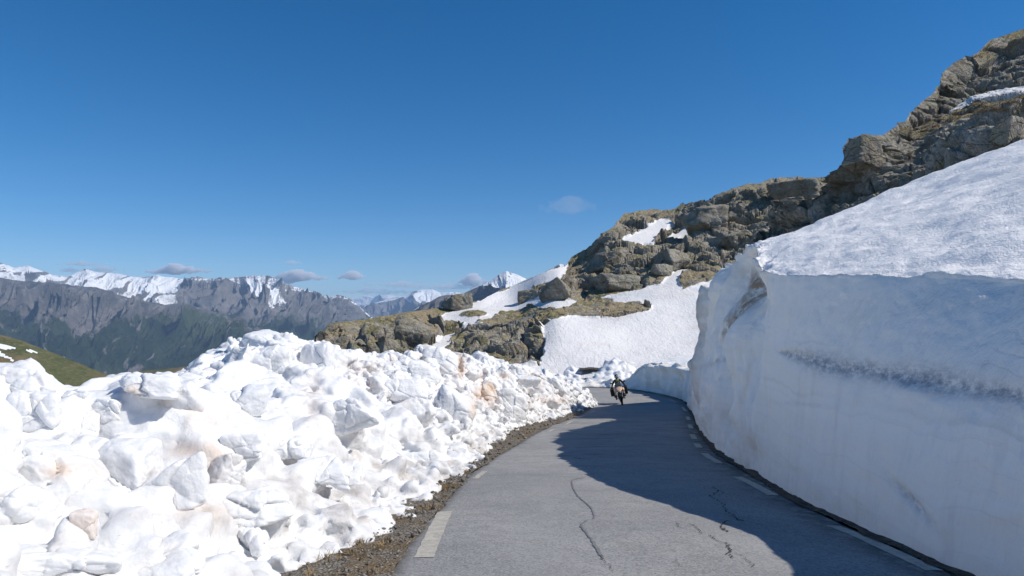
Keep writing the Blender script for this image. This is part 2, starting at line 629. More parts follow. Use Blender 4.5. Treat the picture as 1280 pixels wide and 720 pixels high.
def offset_curve(C, d):
    t = np.gradient(C, axis=0); t /= np.linalg.norm(t, axis=1, keepdims=True)
    n = np.stack([t[:, 1], -t[:, 0]], 1)       # right hand side
    return C + n * (d[:, None] if np.ndim(d) else d)


# ragged outer edge of the asphalt is hidden under the verge strips
# left gravel verge: from inside road edge to under the snow heap
TOE = [(349, 713), (393, 695), (424, 680), (460, 662), (487, 647), (513, 627), (535, 611), (571, 582), (598, 562), (633, 538), (651, 532), (682, 524.5), (727, 511), (742, 505.5)]
tp = [tuple(ground_at(*q)[:2] + np.array([.13, 0])) for q in TOE]
tp = [(-2.3, -14), (-2.2, -6), (-1.9, 0), (-1.75, 3.5)] + tp + [(4.4, 43.2), (3.8, 44.6), (1.8, 46.3), (-1, 46.8), (-6, 46.6), (-14, 45.2), (-26, 42.2)]
TC = smooth_curve(tp, NR)
n1 = fbm(np.c_[LC * 2.2, np.zeros(NR)], 4, 3)
inn = offset_curve(LC, .03 + .045 * n1)


def nearest_match(A, B):
    anc2 = []
    ia = np.linspace(0, len(A) - 1, 60).astype(int)
    last = 0
    for i in ia:
        d = ((B - A[i]) ** 2).sum(1); d[:last] = 1e9
        d[min(len(B), last + 120):] = 1e9
        last = int(np.argmin(d)); anc2.append((i, last))
    anc2[-1] = (len(A) - 1, len(B) - 1)
    anc2 = np.array(anc2, float)
    f = np.interp(np.arange(len(A)), anc2[:, 0], anc2[:, 1])
    return np.stack([np.interp(f, np.arange(len(B)), B[:, k]) for k in range(2)], -1)


toe_m = nearest_match(LC, TC)
outl = offset_curve(toe_m, -1.6)
# dense sampling near the camera for the verge
vv = band(inn, outl, 70, .016, -.05, .028, 21, 'gravel_verge', M_GRAVEL)
verge = mk('gravel_verge', vv, grid_faces(NR, 70), M_GRAVEL)
tag(verge, 'strip of dark gravel and dry earth along the left road edge', kind='structure')
VV = vv

# dirt strip at the foot of the right snow wall
inr = offset_curve(RC, -.02 + .09 * fbm(np.c_[RC * 1.7, np.zeros(NR)], 5, 8, .65))
outr = offset_curve(RC, 1.3)
v2 = band(inr, outr, 40, .014, -.02, .035, 33, 'earth', M_EARTH, 4.)
er = mk('earth_strip', v2, grid_faces(NR, 40, flip=True), M_EARTH)
tag(er, 'dark wet earth between the asphalt and the cut snow wall', kind='structure')

# ---- painted dashes and cracks (children of the road)
def ribbon(name, pts, widths, mat, dz=.006, parent=road, sub=10, rag=.0, seed=1):
    n = max(2, int(sub * (len(pts) - 1)) + 1)
    pts = np.asarray(pts, float)
    c = smooth_curve(pts, n) if len(pts) > 2 else np.stack([np.linspace(pts[0, k], pts[1, k], n) for k in range(2)], -1)
    w = np.interp(np.linspace(0, 1, n), np.linspace(0, 1, len(np.atleast_1d(widths))), np.atleast_1d(widths)) if np.ndim(widths) else np.full(n, widths)
    rr = RNG.random(n) * rag
    t = np.gradient(c, axis=0); t /= np.linalg.norm(t, axis=1, keepdims=True) + 1e-9
    nn = np.stack([t[:, 1], -t[:, 0]], 1)
    A = c - nn * (w * (1 - rr) / 2)[:, None]; B = c + nn * (w * (1 - rr[::-1]) / 2)[:, None]
    C = np.stack([A, B], 1)
    v = with_z(C)
    # the road surface rises slightly towards its middle
    v[..., 2] += road_lift(v[..., :2]) + dz
    return mk(name, v, grid_faces(n, 2, flip=True), mat, parent)


rflat = rv.reshape(-1, 3)
kdi = None
from mathutils.kdtree import KDTree
kd = KDTree(len(rflat[::3]))
for i, p in enumerate(rflat[::3]): kd.insert((p[0], p[1], 0), i)
kd.balance()
lift = (rflat[::3, 2] - g(rflat[::3, 1]))


def road_lift(xy):
    out = np.zeros(xy.shape[:-1])
    for idx in np.ndindex(out.shape):
        r_ = kd.find_n((xy[idx][0], xy[idx][1], 0), 4)
        out[idx] = np.mean([lift[q[1]] for q in r_])
    return out


def px_ribbon(name, pp, w, mat, **k):
    return ribbon(name, [ground_at(*q)[:2] for q in pp], w, mat, **k)


# right hand edge dashes follow the edge, left ones too
px_ribbon('edge_dash', [(530, 698), (556, 640)], .19, M_PAINT, rag=.12, sub=24)
for a, b in (((594, 599), (606, 590)), ((686, 540), (692, 537)), ((707, 531), (715, 527)), ((722, 523.5), (730, 520)), ((738, 516), (743, 513.5))):
    px_ribbon('edge_dash', [a, b], .12, M_PAINT, rag=.4, sub=12)
for pp in ([(1168, 714), (1120, 692), (1080, 673), (1042, 658)], [(966, 620), (944, 608), (922, 597)], [(899, 579), (888, 573), (880, 567)],
           [(874, 560), (871, 555)], [(868, 549), (865, 543)], [(864, 536), (862, 531)], [(861, 525), (859, 521)], [(857, 514), (853, 509)], [(845, 503), (838, 500)]):
    px_ribbon('edge_dash', pp, .16, M_PAINT, rag=.1, sub=10)


def crackline(pp, w, mat, dz=.007, jit=.0, sub=9):
    q = np.array([ground_at(*p)[:2] for p in pp])
    c = smooth_curve(q, len(pp) * sub)
    c = c + RNG.normal(0, jit, c.shape)
    ws = w * (.35 + 1.1 * RNG.random(len(c))) * .42
    return ribbon('crack' if mat is M_CRACK else 'sealed_crack', c, ws, mat, dz=dz, sub=1)


crackline([(730, 601), (716, 604), (716, 612), (722, 624), (733, 634), (740, 642), (743, 652), (740, 655)], .05, M_SEAL, jit=.006)
crackline([(733, 656), (727, 663), (733, 673), (741, 684), (748, 695), (753, 705)], .07, M_SEAL, jit=.006)
crackline([(752, 701), (757, 709), (763, 714), (768, 722)], .012, M_CRACK, .009, .008)
crackline([(893, 612), (897, 618), (890, 624), (903, 634), (905, 641), (918, 650), (925, 656), (933, 655)], .035, M_CRACK, .009, .022)
crackline([(897, 615), (904, 618), (900, 622)], .02, M_CRACK, .009, .012)
crackline([(909, 656), (903, 663), (908, 670)], .04, M_CRACK, .009, .015)
crackline([(846, 660), (850, 668)], .015, M_CRACK, .009, .012)
crackline([(866, 662), (872, 668), (876, 674)], .02, M_CRACK, .009, .012)
crackline([(887, 676), (895, 682), (910, 688), (912, 697), (914, 704)], .03, M_CRACK, .009, .02)
crackline([(920, 698), (935, 706), (946, 718)], .012, M_CRACK, .009, .015)
crackline([(846, 706), (850, 716)], .01, M_CRACK, .009, .012)
crackline([(870, 545), (852, 543), (835, 545), (815, 543)], .05, M_SEAL, .007, .02)
crackline([(717, 575), (724, 576), (730, 577)], .12, M_SEAL, .007, .02)
crackline([(700, 573), (712, 572)], .1, M_SEAL, .007, .02)

# ------------------------------------------------------------------ ground sheet to the horizon
def far_ground(x, y):
    """one sheet: road bench near, falling into the valley on the left and behind"""
    r = np.hypot(x, y)
    z = g(y.clip(-60, 60)) - .35
    left = (-x - 13 - .0 * y).clip(0, None)
    z = z - 30 * (1 - np.exp(-left / 90)) - left * .16 * (left < 4e9)
    back = (y - 62).clip(0, None) * (x < 400)
    z = z - back * .10
    right = (x - 40).clip(0, None)
    z = z + right * .05 * np.exp(-right / 400)
    floor = -660.
    z = np.where(z < floor, floor, z)
    return z + fbm(np.stack([x, y, 0 * x], -1) / 240, 4, 77) * np.minimum(r / 12, 18) * (r > 70)


nr, na = 150, 240
rr = np.r_[0.5, np.geomspace(2, 38000, nr - 1)]
aa = np.linspace(0, 2 * PI, na, endpoint=False)
A, R = np.meshgrid(aa, rr, indexing='ij')
X, Y = R * np.sin(A), R * np.cos(A)
m_g = NT('valley_ground', .95, .1)
cc = m_g.mix(m_g.ramp(m_g.noise(.004, 6, .65), .42, .6), (.05, .07, .028), (.11, .10, .055))
cc = m_g.mix(m_g.ramp(m_g.noise(.2, 5, .6), .45, .6), cc, (.13, .11, .08))
m_g.color(cc)
gv = np.stack([X, Y, far_ground(X, Y)], -1)
ground = mk('ground', gv, grid_faces(na, nr, close_u=True), m_g.m)
tag(ground, kind='structure')

# ------------------------------------------------------------------ right: cut snow wall and the snow field above it
WB = offset_curve(RC, .13)
sel = WB[(np.arange(NR) < frac_at(RC, (1.0, 54.2)) * NR)]
# stations: dense near the camera
s = np.r_[0, np.cumsum(np.linalg.norm(np.diff(sel, axis=0), axis=1))]
seg_y = np.interp(s, s, sel[:, 1])
wt = 1 / np.clip(np.hypot(sel[:, 0], sel[:, 1]), 4, 60) ** .8
cw = np.r_[0, np.cumsum((wt[1:] + wt[:-1]) / 2 * np.diff(s))]
NS = 1000
ss = np.interp(np.linspace(0, cw[-1], NS), cw, s)
base = np.stack([np.interp(ss, s, sel[:, k]) for k in range(2)], -1)
s_at = lambda pt: float(s[np.argmin(((sel - np.asarray(pt)) ** 2).sum(1))])
tan = np.gradient(base, axis=0); tan /= np.linalg.norm(tan, axis=1, keepdims=True)
nout = np.stack([tan[:, 1], -tan[:, 0]], 1)

LIP = [(1290, 351, 6.4), (1190, 346, 7.4), (1100, 344, 8.5), (1040, 344, 9.4), (1000, 345, 10.3), (955, 340, 11.8), (945, 328, 13.4), (950, 310, 15.4), (927, 318, 17.2), (903, 342, 19.), (896, 362, 20.4), (884, 388, 22.5), (879, 420, 26), (876, 450, 32), (874, 462, 39)]
lk, lx, lz, lsl = [], [], [], []
for k_, (a_, b_, d_) in enumerate(LIP):
    p = P(a_, b_, d_)
    i = np.argmin(np.abs(sel[:int(NR * .62), 1] - d_))
    lk.append(s[i]); lx.append(p[0] - sel[i, 0]); lz.append(p[2] - g(d_))
lk = [0, s_at((3.9, 3.))] + lk; lx = [.85, .8] + lx; lz = [2.9, 2.65] + lz
for pt, hgt in (((10.9, 47.5), 2.15), ((10.2, 50.5), 2.1), ((9.6, 52.3), 1.9), ((8.6, 53.3), .5), ((7.3, 54.2), .25), ((5.0, 54.6), .2), ((1.5, 54.4), .4)):
    lk.append(s_at(pt)); lx.append(.5); lz.append(hgt)
lk, lx, lz = map(np.array, (lk, lx, lz))
o_ = np.argsort(lk); lk, lx, lz = lk[o_], lx[o_], lz[o_]
set_back = np.interp(ss, lk, lx).clip(.25, 3); height = np.interp(ss, lk, lz)
ker = np.hanning(15); ker /= ker.sum()
set_back = np.convolve(np.pad(set_back, 7, 'edge'), ker, 'valid'); height = np.convolve(np.pad(height, 7, 'edge'), ker, 'valid')
height = height * (1 + .05 * fbm(np.c_[ss * .55, ss * 0, ss * 0], 4, 91) * sstep(18, 30, base[:, 1])) 
# sweep direction of the face: +x near the camera, turning with the wall at the bend
mx = sstep(24, 40, base[:, 1])[:, None]
dirv = np.array([[1., 0.]]) * (1 - mx) + nout * mx
dirv /= np.linalg.norm(dirv, axis=1, keepdims=True)
NVF, NVS = 190, 210
tf = np.linspace(0, 1, NVF)
# vertical face, slightly bellied, rounded lip
prof_h = tf
prof_x = .55 * tf + .45 * tf ** 3 - .10 * np.sin(tf * PI)
face = np.zeros((NS, NVF, 3))
face[..., :2] = base[:, None, :] + dirv[:, None, :] * (set_back[:, None] * prof_x[None])[..., None]
face[..., 2] = g(base[:, 1])[:, None] - .06 + (height[:, None] + .06) * prof_h[None]
# slope behind the lip
Lsl = np.interp(base[:, 1], [0, 5, 16, 24, 34, 56], [16, 16, 14, 9, 5, 3.2])
ts = (np.arange(1, NVS + 1) / NVS) ** 1.35
grad = np.interp(base[:, 1], [0, 16, 22, 34, 56], [.405, .405, .375, .28, .16])
dist = ts[None] * Lsl[:, None]
slope = np.zeros((NS, NVS, 3))
slope[..., :2] = face[:, -1:, :2] + dirv[:, None, :] * dist[..., None]
slope[..., 2] = face[:, -1:, 2] + dist * grad[:, None]
# rounding right behind the lip
slope[..., 2] -= .0
allv = np.concatenate([face, slope], 1)
PX, PY = proj(allv)
nm = normals_grid(allv)
nm *= np.sign((nm[..., 2:3] + -nm[..., 0:1]) + 1e-9)
isf = np.zeros(allv.shape[:2]); isf[:, :NVF] = 1
tt = np.concatenate([np.broadcast_to(tf[None], (NS, NVF)), np.ones((NS, NVS))], 1)
near = 1 - sstep(12, 15, allv[..., 1])      # smooth cut part against fluted part
flute = sstep(10.6, 12.6, allv[..., 1])
S3 = np.stack([np.broadcast_to(ss[:, None], tt.shape), allv[..., 2], 0 * tt], -1)
# melt flutes on the rounded end of the wall
fl_n = ridged(S3 * np.array([1.05, .10, 1]), 4, 41) - .35
disp = isf * (.25 + .75 * sstep(0, .16, tt)) * (flute * (.42 * fl_n + .16 * ridged(S3 * np.array([3.3, .22, 1]), 3, 141) + .24 * fbm(S3 * np.array([1.0, .8, 1]), 4, 43)) + .035 * fbm(allv * np.array([.8, .8, .9]), 4, 44)
              + .02 * fbm(S3 * np.array([3.2, .5, 1]), 3, 45))
disp += isf * .012 * fbm(allv * 6, 3, 46)
slump = sstep(13, 30, allv[..., 1])
disp += (1 - isf) * (.035 * fbm(allv * np.array([2.3, 2.1, 1]), 4, 47) + .012 * fbm(allv * 7, 3, 48))
disp += (1 - isf) * .13 * fbm(allv * .5, 5, 49)
# broken, lumpy edge of the lip
lipm = np.exp(-((np.arange(NVF + NVS) - NVF) / 9.) ** 2)[None]
disp += lipm * .08 * fbm(allv * np.array([3.4, 3.4, 3]), 5, 50, .65) * (0.4 + 1.5 * flute)
# overhanging ears of the fluted end
ear = flute * isf * np.exp(-((tt - .86) / .12) ** 2)
disp += ear * (.55 * fbm(S3 * np.array([.30, .35, 1]), 3, 52))
# the long scraped hollow running down to the right
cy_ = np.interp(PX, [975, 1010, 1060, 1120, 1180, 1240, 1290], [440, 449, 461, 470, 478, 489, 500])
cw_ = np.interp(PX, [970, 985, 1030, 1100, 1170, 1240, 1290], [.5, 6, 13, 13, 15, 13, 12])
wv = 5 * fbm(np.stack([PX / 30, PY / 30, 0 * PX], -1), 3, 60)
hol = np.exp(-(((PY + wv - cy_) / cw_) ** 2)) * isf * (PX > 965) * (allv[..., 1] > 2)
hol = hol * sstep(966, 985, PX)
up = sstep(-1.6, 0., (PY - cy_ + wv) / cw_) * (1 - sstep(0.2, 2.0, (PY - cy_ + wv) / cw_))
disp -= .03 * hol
def blobpx(x0, y0, ax, ay, ang=0.):
    ca, sa = math.cos(ang), math.sin(ang)
    u = (PX - x0) * ca + (PY - y0) * sa; v = -(PX - x0) * sa + (PY - y0) * ca
    return np.exp(-(u / ax) ** 2 - (v / ay) ** 2) * isf * (allv[..., 1] > 2)
s2 = blobpx(1140, 628, 38, 6, .85)
disp -= .05 * s2
disp += .04 * blobpx(1141, 490, 22, 14)
disp += .03 * blobpx(1255, 640, 26, 14)
hole = blobpx(907, 521, 3.2, 6.5)
disp -= .35 * hole
allv = allv + nm * disp[..., None]
# bottom edge, ragged
allv[:, :8, 2] += (.05 * fbm(np.stack([ss * 3, ss * 0, ss * 0], -1), 4, 70))[:, None] * np.linspace(1, 0, 8)[None]
shade_grime = (hol * .9 + s2 * .55 + .15 * blobpx(1000, 505, 40, 3, .05)).clip(0, 1)  # mask for the hollow's painted shade, mixed with a little grey dirt
oc = np.interp(PY, [318, 335, 360, 385, 410, 430, 445], [932, 928, 926, 922, 912, 900, 896])
orange = np.exp(-(((PX - oc) / 7.) ** 2)) * sstep(322, 345, PY) * (1 - sstep(400, 440, PY)) * isf * (allv[..., 1] > 9)
orange += .5 * blobpx(905, 450, 20, 3, -.4) + .9 * hole + .25 * flute * isf * sstep(.3, .6, fbm(S3 * np.array([1.2, .35, 1]), 4, 71))
WALLV = allv
# thickness below: skirts so that it is a solid body
skirt = allv[:, -1:, :].copy(); skirt[..., 2] = g(skirt[..., 1]) - 3
allv2 = np.concatenate([allv, skirt], 1)
pad = lambda a: np.concatenate([a, a[:, -1:]], 1)
fcs = grid_faces(NS, NVF + NVS + 1, flip=False)
wall = mk('snow_wall', allv2, fcs, M_WALL, attrs={'shade_grime': pad(shade_grime), 'orange': pad(orange.clip(0, 1))})
wall.data.materials.append(M_SLOPE)
mi = np.zeros((NS - 1, NVF + NVS), np.int32); mi[:, NVF + 1:] = 1
wall.data.polygons.foreach_set('material_index', mi.ravel())
tag(wall, 'tall sheer snow wall cut vertically along the right side of the road', 'snow wall')


# ------------------------------------------------------------------ relief sheets for hillsides
def relief(px0, px1, npx, bot, top, nv, depth, disp, back=(14, 3.0, .5), pw=1.0, topjag=None, seed=0):
    """hillside surface: columns of directions, rows from foot to crest, then over the crest and down the back"""
    px = np.linspace(px0, px1, npx)
    b = np.interp(px, *zip(*bot)); t = np.interp(px, *zip(*top))
    if topjag: t = t + topjag(px)
    v = np.linspace(0, 1, nv) ** pw
    PXg = np.broadcast_to(px[:, None], (npx, nv)); PYg = b[:, None] * (1 - v) + t[:, None] * v
    D = depth(PXg, PYg)
    V = P(PXg, PYg, D)
    nb, step, drop = back
    last = V[:, -1]
    k = np.arange(1, nb + 1)[None, :, None]
    bk = np.repeat(last[:, None], nb, 1)
    dirh = last[:, :2] / np.linalg.norm(last[:, :2], axis=1, keepdims=True)
    bk[..., :2] += dirh[:, None] * (k * step)
    bk[..., 2] -= (k[..., 0] ** 1.3) * step * drop
    V = np.concatenate([V, bk], 1)
    n = normals_grid(V)
    n *= np.sign(n[..., 2:3] * .3 - n[..., 1:2] + 1e-9)
    V0 = V.copy()
    vv_ = np.concatenate([np.broadcast_to(v[None], (npx, nv)), 1 + .02 * np.arange(1, nb + 1)[None] * np.ones((npx, 1))], 1)
    V = V + disp(V0, n, vv_, *proj(V0))
    return V, V0, n, vv_


def flat_rock(o, snow):
    me = o.data; n = len(me.polygons)
    vi = np.empty(n * 4, np.int32); me.loops.foreach_get('vertex_index', vi)
    sf = snow.ravel()[vi].reshape(-1, 4).mean(1)
    me.polygons.foreach_set('use_smooth', sf > .4)


# depth of the hillside beyond the bend
HP = [(700, 472, 57.), (790, 463, 57.), (870, 458, 57.), (960, 455, 57.), (640, 470, 57), (560, 462, 58), (480, 455, 60), (400, 445, 62),
      (700, 430, 63), (780, 425, 65), (860, 412, 68), (950, 405, 68), (690, 395, 71), (760, 394, 72), (850, 372, 76), (900, 350, 80),
      (600, 405, 74), (500, 415, 71), (420, 415, 70), (720, 365, 85), (640, 378, 92), (700, 340, 97), (565, 385, 90), (480, 393, 84), (405, 408, 74),
      (850, 335, 84), (760, 335, 92), (750, 300, 104), (800, 265, 120), (830, 262, 122), (860, 300, 100), (900, 240, 114), (960, 222, 117),
      (1040, 222, 114), (1000, 280, 92), (930, 325, 86), (1000, 330, 80), (1080, 300, 80), (1080, 240, 100), (650, 352, 104), (710, 330, 108)]
HP = np.array(HP)
_hd = tps(HP[:, :2], np.log(HP[:, 2]), 1e-3)
hdepth = lambda x, y: np.exp(_hd(x, y))
H_TOP = [(395, 421), (405, 413), (412, 404), (430, 402), (446, 401), (500, 391), (530, 387), (560, 383), (567, 381), (600, 376), (618, 366), (640, 358), (660, 349), (690, 336), (707, 333), (714, 322),
         (740, 306), (752, 293), (768, 283), (780, 268), (800, 263), (822, 262), (838, 263), (856, 255), (880, 250), (900, 243), (922, 234), (935, 230), (950, 229),
         (975, 222), (1000, 221), (1035, 222), (1060, 222), (1100, 222)]
H_BOT = [(395, 470), (640, 480), (700, 476), (790, 466), (870, 462), (1100, 460)]

# snow fields on that hillside (photo outlines -> masks on the surface)
SN = [
    [(676, 455), (681, 420), (679, 402), (690, 394), (716, 392), (760, 391), (800, 389), (812, 386), (815, 379), (790, 377), (765, 377), (760, 370), (745, 372), (765, 366), (800, 360), (828, 348), (846, 334), (862, 333), (848, 350), (852, 360), (880, 352), (905, 346), (960, 345), (960, 470), (600, 480), (640, 460)],
    [(538, 399), (560, 390), (596, 376), (612, 368), (632, 362), (650, 352), (680, 340), (703, 332), (709, 330), (706, 345), (690, 352), (668, 358), (660, 370), (668, 371), (700, 370), (724, 376), (722, 380), (700, 383), (660, 385), (652, 390), (640, 395), (630, 398), (600, 401), (580, 402)],
    [(534, 430), (550, 418), (570, 410), (588, 400), (600, 400), (580, 410), (565, 418), (553, 432), (540, 445)],
    [(774, 302), (798, 287), (830, 272), (842, 277), (830, 290), (817, 301), (795, 304)],
    [(834, 296), (850, 286), (864, 280), (882, 281), (884, 289), (858, 294), (845, 297)],
]
ROCKY_OUT = [(642, 392, 22, 4), (623, 396, 10, 3), (593, 392, 16, 4), (664, 383, 10, 2)]


def hill_disp(V, n, v, px, py):
    snow = np.zeros(px.shape)
    for pl in SN: snow = np.maximum(snow, poly_mask(px + 5 * fbm(V * .45, 4, 5), py + 2.5 * fbm(V * .45, 4, 6), pl) * 1.)
    for x, y, a, b in ROCKY_OUT:
        snow = np.where(((px - x) / a) ** 2 + ((py - y) / b) ** 2 < 1 + .7 * fbm(V * .5, 3, 8), 0, snow)
    # soften
    for _ in range(2):
        snow[1:-1, 1:-1] = (snow[1:-1, 1:-1] * 2 + snow[2:, 1:-1] + snow[:-2, 1:-1] + snow[1:-1, 2:] + snow[1:-1, :-2]) / 6
    hill_disp.snow = snow
    rock = 1 - snow
    q = V + .7 * np.stack([fbm(V * .25, 3, 11), fbm(V * .25, 3, 12), fbm(V * .25, 3, 13)], -1)
    steep = sstep(330, 290, py) + .8 * poly_mask(px, py, [(700, 350), (860, 300), (1000, 250), (1000, 350), (860, 330), (760, 360), (690, 380)])
    c_band = poly_mask(px, py, [(395, 400), (450, 400), (560, 400), (600, 402), (700, 402), (700, 460), (395, 470)])
    amp = .55 + 1.0 * steep.clip(0, 1) + .6 * c_band
    grassy = poly_mask(px, py, [(410, 400), (560, 378), (620, 380), (640, 395), (590, 402), (540, 404), (500, 410), (430, 410)]) | poly_mask(px, py, [(640, 385), (790, 375), (812, 385), (760, 392), (690, 396), (640, 410), (600, 405)])
    amp = amp * np.where(grassy, .35, 1.)
    d1 = facets(q * np.array([.75, 1, 1.7]), 6.5, 21, .8); d2 = facets(q * np.array([.8, 1, 1.6]), 2.4, 22, .8); d3 = facets(q, .9, 23, .6)
    d = amp * (1.1 * d1 + .55 * d2 + .2 * d3) + .25 * fbm(V * .8, 4, 24) + amp * .38 * vnoise(V * np.array([.12, .12, 1.5]) + .3 * fbm(V * .3, 2, 28)[..., None], 27)
    sd = .25 * fbm(V * .15, 3, 25) + .05 * ridged(V * np.array([.5, 1.4, 1.]), 3, 26) - .25
    edge = sstep(0., .06, v)
    dd = (rock * d + snow * sd) * edge
    crest = 1 - .75 * sstep(.9, .99, v)
    hill_disp.grass = np.where(grassy, 1.1, .95 - .3 * steep.clip(0, 1))
    return n * (dd * crest)[..., None]


HV, HV0, Hn, Hvv = relief(395, 1100, 700, H_BOT, H_TOP, 380, hdepth, hill_disp, back=(16, 4., .35))
hill = mk('hillside', HV, grid_faces(HV.shape[0], HV.shape[1]), M_ROCKFAR, attrs={'snow': hill_disp.snow, 'grass': hill_disp.grass})
flat_rock(hill, hill_disp.snow)
tag(hill, 'rocky hillside with brown grass and melting snow fields beyond the bend', kind='structure')
HBVH = BVHTree.FromObject(hill, bpy.context.evaluated_depsgraph_get())

# near craggy outcrop above the snow slope on the right
AP = [(955, 330, 27), (1000, 310, 24), (1070, 272, 23), (1180, 228, 20.5), (1300, 180, 18), (1000, 262, 29), (1035, 240, 28), (1055, 200, 26.5), (1062, 172, 26.5),
      (1100, 170, 27), (1100, 220, 25), (1140, 150, 29), (1150, 190, 26), (1160, 120, 31), (1200, 75, 33.5), (1250, 48, 35.5), (1300, 32, 36), (1240, 108, 30), (1200, 132, 29.5),
      (1200, 160, 25.5), (1250, 160, 22.5), (1290, 100, 29), (965, 262, 34), (970, 300, 30)]
AP = np.array(AP)
_ad = tps(AP[:, :2], AP[:, 2], 2e-3)
A_TOP = [(950, 312), (962, 296), (966, 258), (980, 250), (1010, 247), (1030, 238), (1042, 218), (1056, 205), (1060, 186), (1062, 173), (1080, 170), (1104, 169), (1112, 163), (1136, 154), (1140, 140), (1160, 122), (1172, 114), (1178, 98), (1196, 80), (1212, 72), (1222, 66), (1238, 50), (1256, 44), (1280, 36), (1310, 28), (1400, 10)]
A_BOT = [(950, 335), (1000, 320), (1070, 285), (1180, 240), (1300, 195), (1400, 160)]


SHELF = [(1186, 136), (1205, 124), (1230, 114), (1262, 104), (1300, 100), (1300, 109), (1262, 113), (1235, 120), (1210, 128), (1196, 134)]


def a_disp(V, n, v, px, py):
    q = V + .5 * np.stack([fbm(V * .6, 3, 111), fbm(V * .6, 3, 112), fbm(V * .6, 3, 113)], -1)
    sn = poly_mask(px, py, SHELF) * 1.
    gr = poly_mask(px, py, [(1120, 165), (1160, 148), (1190, 136), (1220, 124), (1300, 108), (1300, 145), (1240, 140), (1200, 150), (1150, 170)]) | poly_mask(px, py, [(1215, 70), (1250, 40), (1310, 20), (1310, 50), (1262, 60), (1225, 78)])
    a_disp.snow = sn; a_disp.grass = np.where(gr, 1.6, .1)
    d1 = facets(q * np.array([.8, 1, 1.3]), 4.2, 121, .8); d2 = facets(q * np.array([.8, 1, 2.2]), 1.5, 122, .7); d3 = facets(q * np.array([1, 1, 2.4]), .42, 123, .8)
    amp = np.where(gr, .3, 1.) * (1 - .8 * sn)
    d = amp * (.75 * d1 + .30 * d2 + .10 * d3) + .06 * fbm(V * 2, 4, 124) + amp * .20 * vnoise(V * np.array([.25, .25, 3.4]) + .3 * fbm(V * .5, 2, 128)[..., None], 127)
    return n * (d * sstep(0, .05, v) * (1 - .75 * sstep(.88, .98, v)))[..., None]


AV, AV0, An, Avv = relief(950, 1400, 560, A_BOT, A_TOP, 330, _ad, a_disp, back=(14, 1.2, .25))
M_CRAG = m_rock(True, True, 1.1)
crag = mk('rock_crag', AV, grid_faces(AV.shape[0], AV.shape[1]), M_CRAG, attrs={'snow': a_disp.snow, 'grass': a_disp.grass})
flat_rock(crag, a_disp.snow)
tag(crag, 'near lichen covered rock crag rising above the snow slope at upper right', 'rock crag')
CBVH = BVHTree.FromObject(crag, bpy.context.evaluated_depsgraph_get())

# ------------------------------------------------------------------ blocks (rock or snow)
_ico = {}


def ico(n):
    if n not in _ico:
        bm = bmesh.new(); bmesh.ops.create_icosphere(bm, subdivisions=n, radius=1)
        v = np.array([x.co[:] for x in bm.verts]); f = np.array([[l.index for l in p.verts] for p in bm.faces])
        v /= np.linalg.norm(v, axis=1, keepdims=True)
        _ico[n] = (v, f); bm.free()
    return _ico[n]


def rotm(rng):
    q = rng.normal(size=4); q /= np.linalg.norm(q)
    w, x, y, z = q
    return np.array([[1 - 2 * (y * y + z * z), 2 * (x * y - z * w), 2 * (x * z + y * w)], [2 * (x * y + z * w), 1 - 2 * (x * x + z * z), 2 * (y * z - x * w)], [2 * (x * z - y * w), 2 * (y * z + x * w), 1 - 2 * (x * x + y * y)]])


def block(rng, sub, p=9., nplanes=10, noise=.06, nf=1.7, size=(1, 1, 1), yaw=None, tilt=.3, seed=None, crack=0.):
    """an angular lump: soft intersection of random half spaces, weathered by noise; unit size about +-1"""
    d, f = ico(sub)
    N = rng.normal(size=(nplanes, 3)); N /= np.linalg.norm(N, axis=1, keepdims=True)
    base_ = np.array([[1, 0, 0], [-1, 0, 0], [0, 1, 0], [0, -1, 0], [0, 0, 1], [0, 0, -1]], float) + rng.normal(0, .18, (6, 3))
    base_ /= np.linalg.norm(base_, axis=1, keepdims=True)
    N = np.vstack([base_, N])
    off = np.r_[rng.uniform(.75, 1.0, 6), rng.uniform(.8, 1.12, nplanes)]
    q = (d @ N.T) / off[None]
    r = (np.maximum(q, 1e-3) ** p).sum(1) ** (-1 / p)
    so = rng.uniform(0, 100, 3)
    v = d * r[:, None]
    sd = int(rng.integers(0, 9999)) if seed is None else seed
    dn = noise * (fbm(v * nf + so, 4, sd) + .5 * ridged(v * nf * 1.3 + so, 3, sd + 9))
    if crack: dn = dn + crack * facets(v + so, .8, sd + 3, .7)
    v = v + d * dn[:, None]
    v = v * np.asarray(size)[None]
    if yaw is None: yaw = rng.uniform(0, 2 * PI)
    tx, ty = rng.uniform(-tilt, tilt, 2)
    R = np.array(Matrix.Rotation(yaw, 3, 'Z') @ Matrix.Rotation(tx, 3, 'X') @ Matrix.Rotation(ty, 3, 'Y'))
    return v @ R.T, f


def hit(bvh, px, py):
    o = Vector((0, 0, CAMZ)); d = Vector(P(px, py, 10.)) - o
    d.normalize()
    h = bvh.ray_cast(o, d, 2000)
    return None if h[0] is None else np.array(h[0])


rngB = np.random.default_rng(5)


def boulder(bvh, px, py, wpx, hpx, label, deep=1., sink=.25, depth=None, mat=None, name='boulder', group=None, sub=5):
    """rock of a given apparent width/height whose foot centre is at (px, py)"""
    p = hit(bvh, px, py) if depth is None else P(px, py, depth)
    if p is None: return None
    k = p[1] / F
    w, h = wpx * k / 2, hpx * k / 2 * (1 + sink)
    v, f = block(rngB, sub, 26., 7, .05, 2.2, (w, w * deep, h), yaw=rngB.uniform(-.5, .5), tilt=.2, crack=.11)
    c = p + np.array([0, w * deep * .3, h * (1 - 2 * sink)])
    o = mk(name, v + c, f, mat or M_ROCKBIG, attrs={'grass': np.full(len(v), .15)}, at=c)
    for pl in o.data.polygons: pass
    return tag(o, label, 'boulder', group)


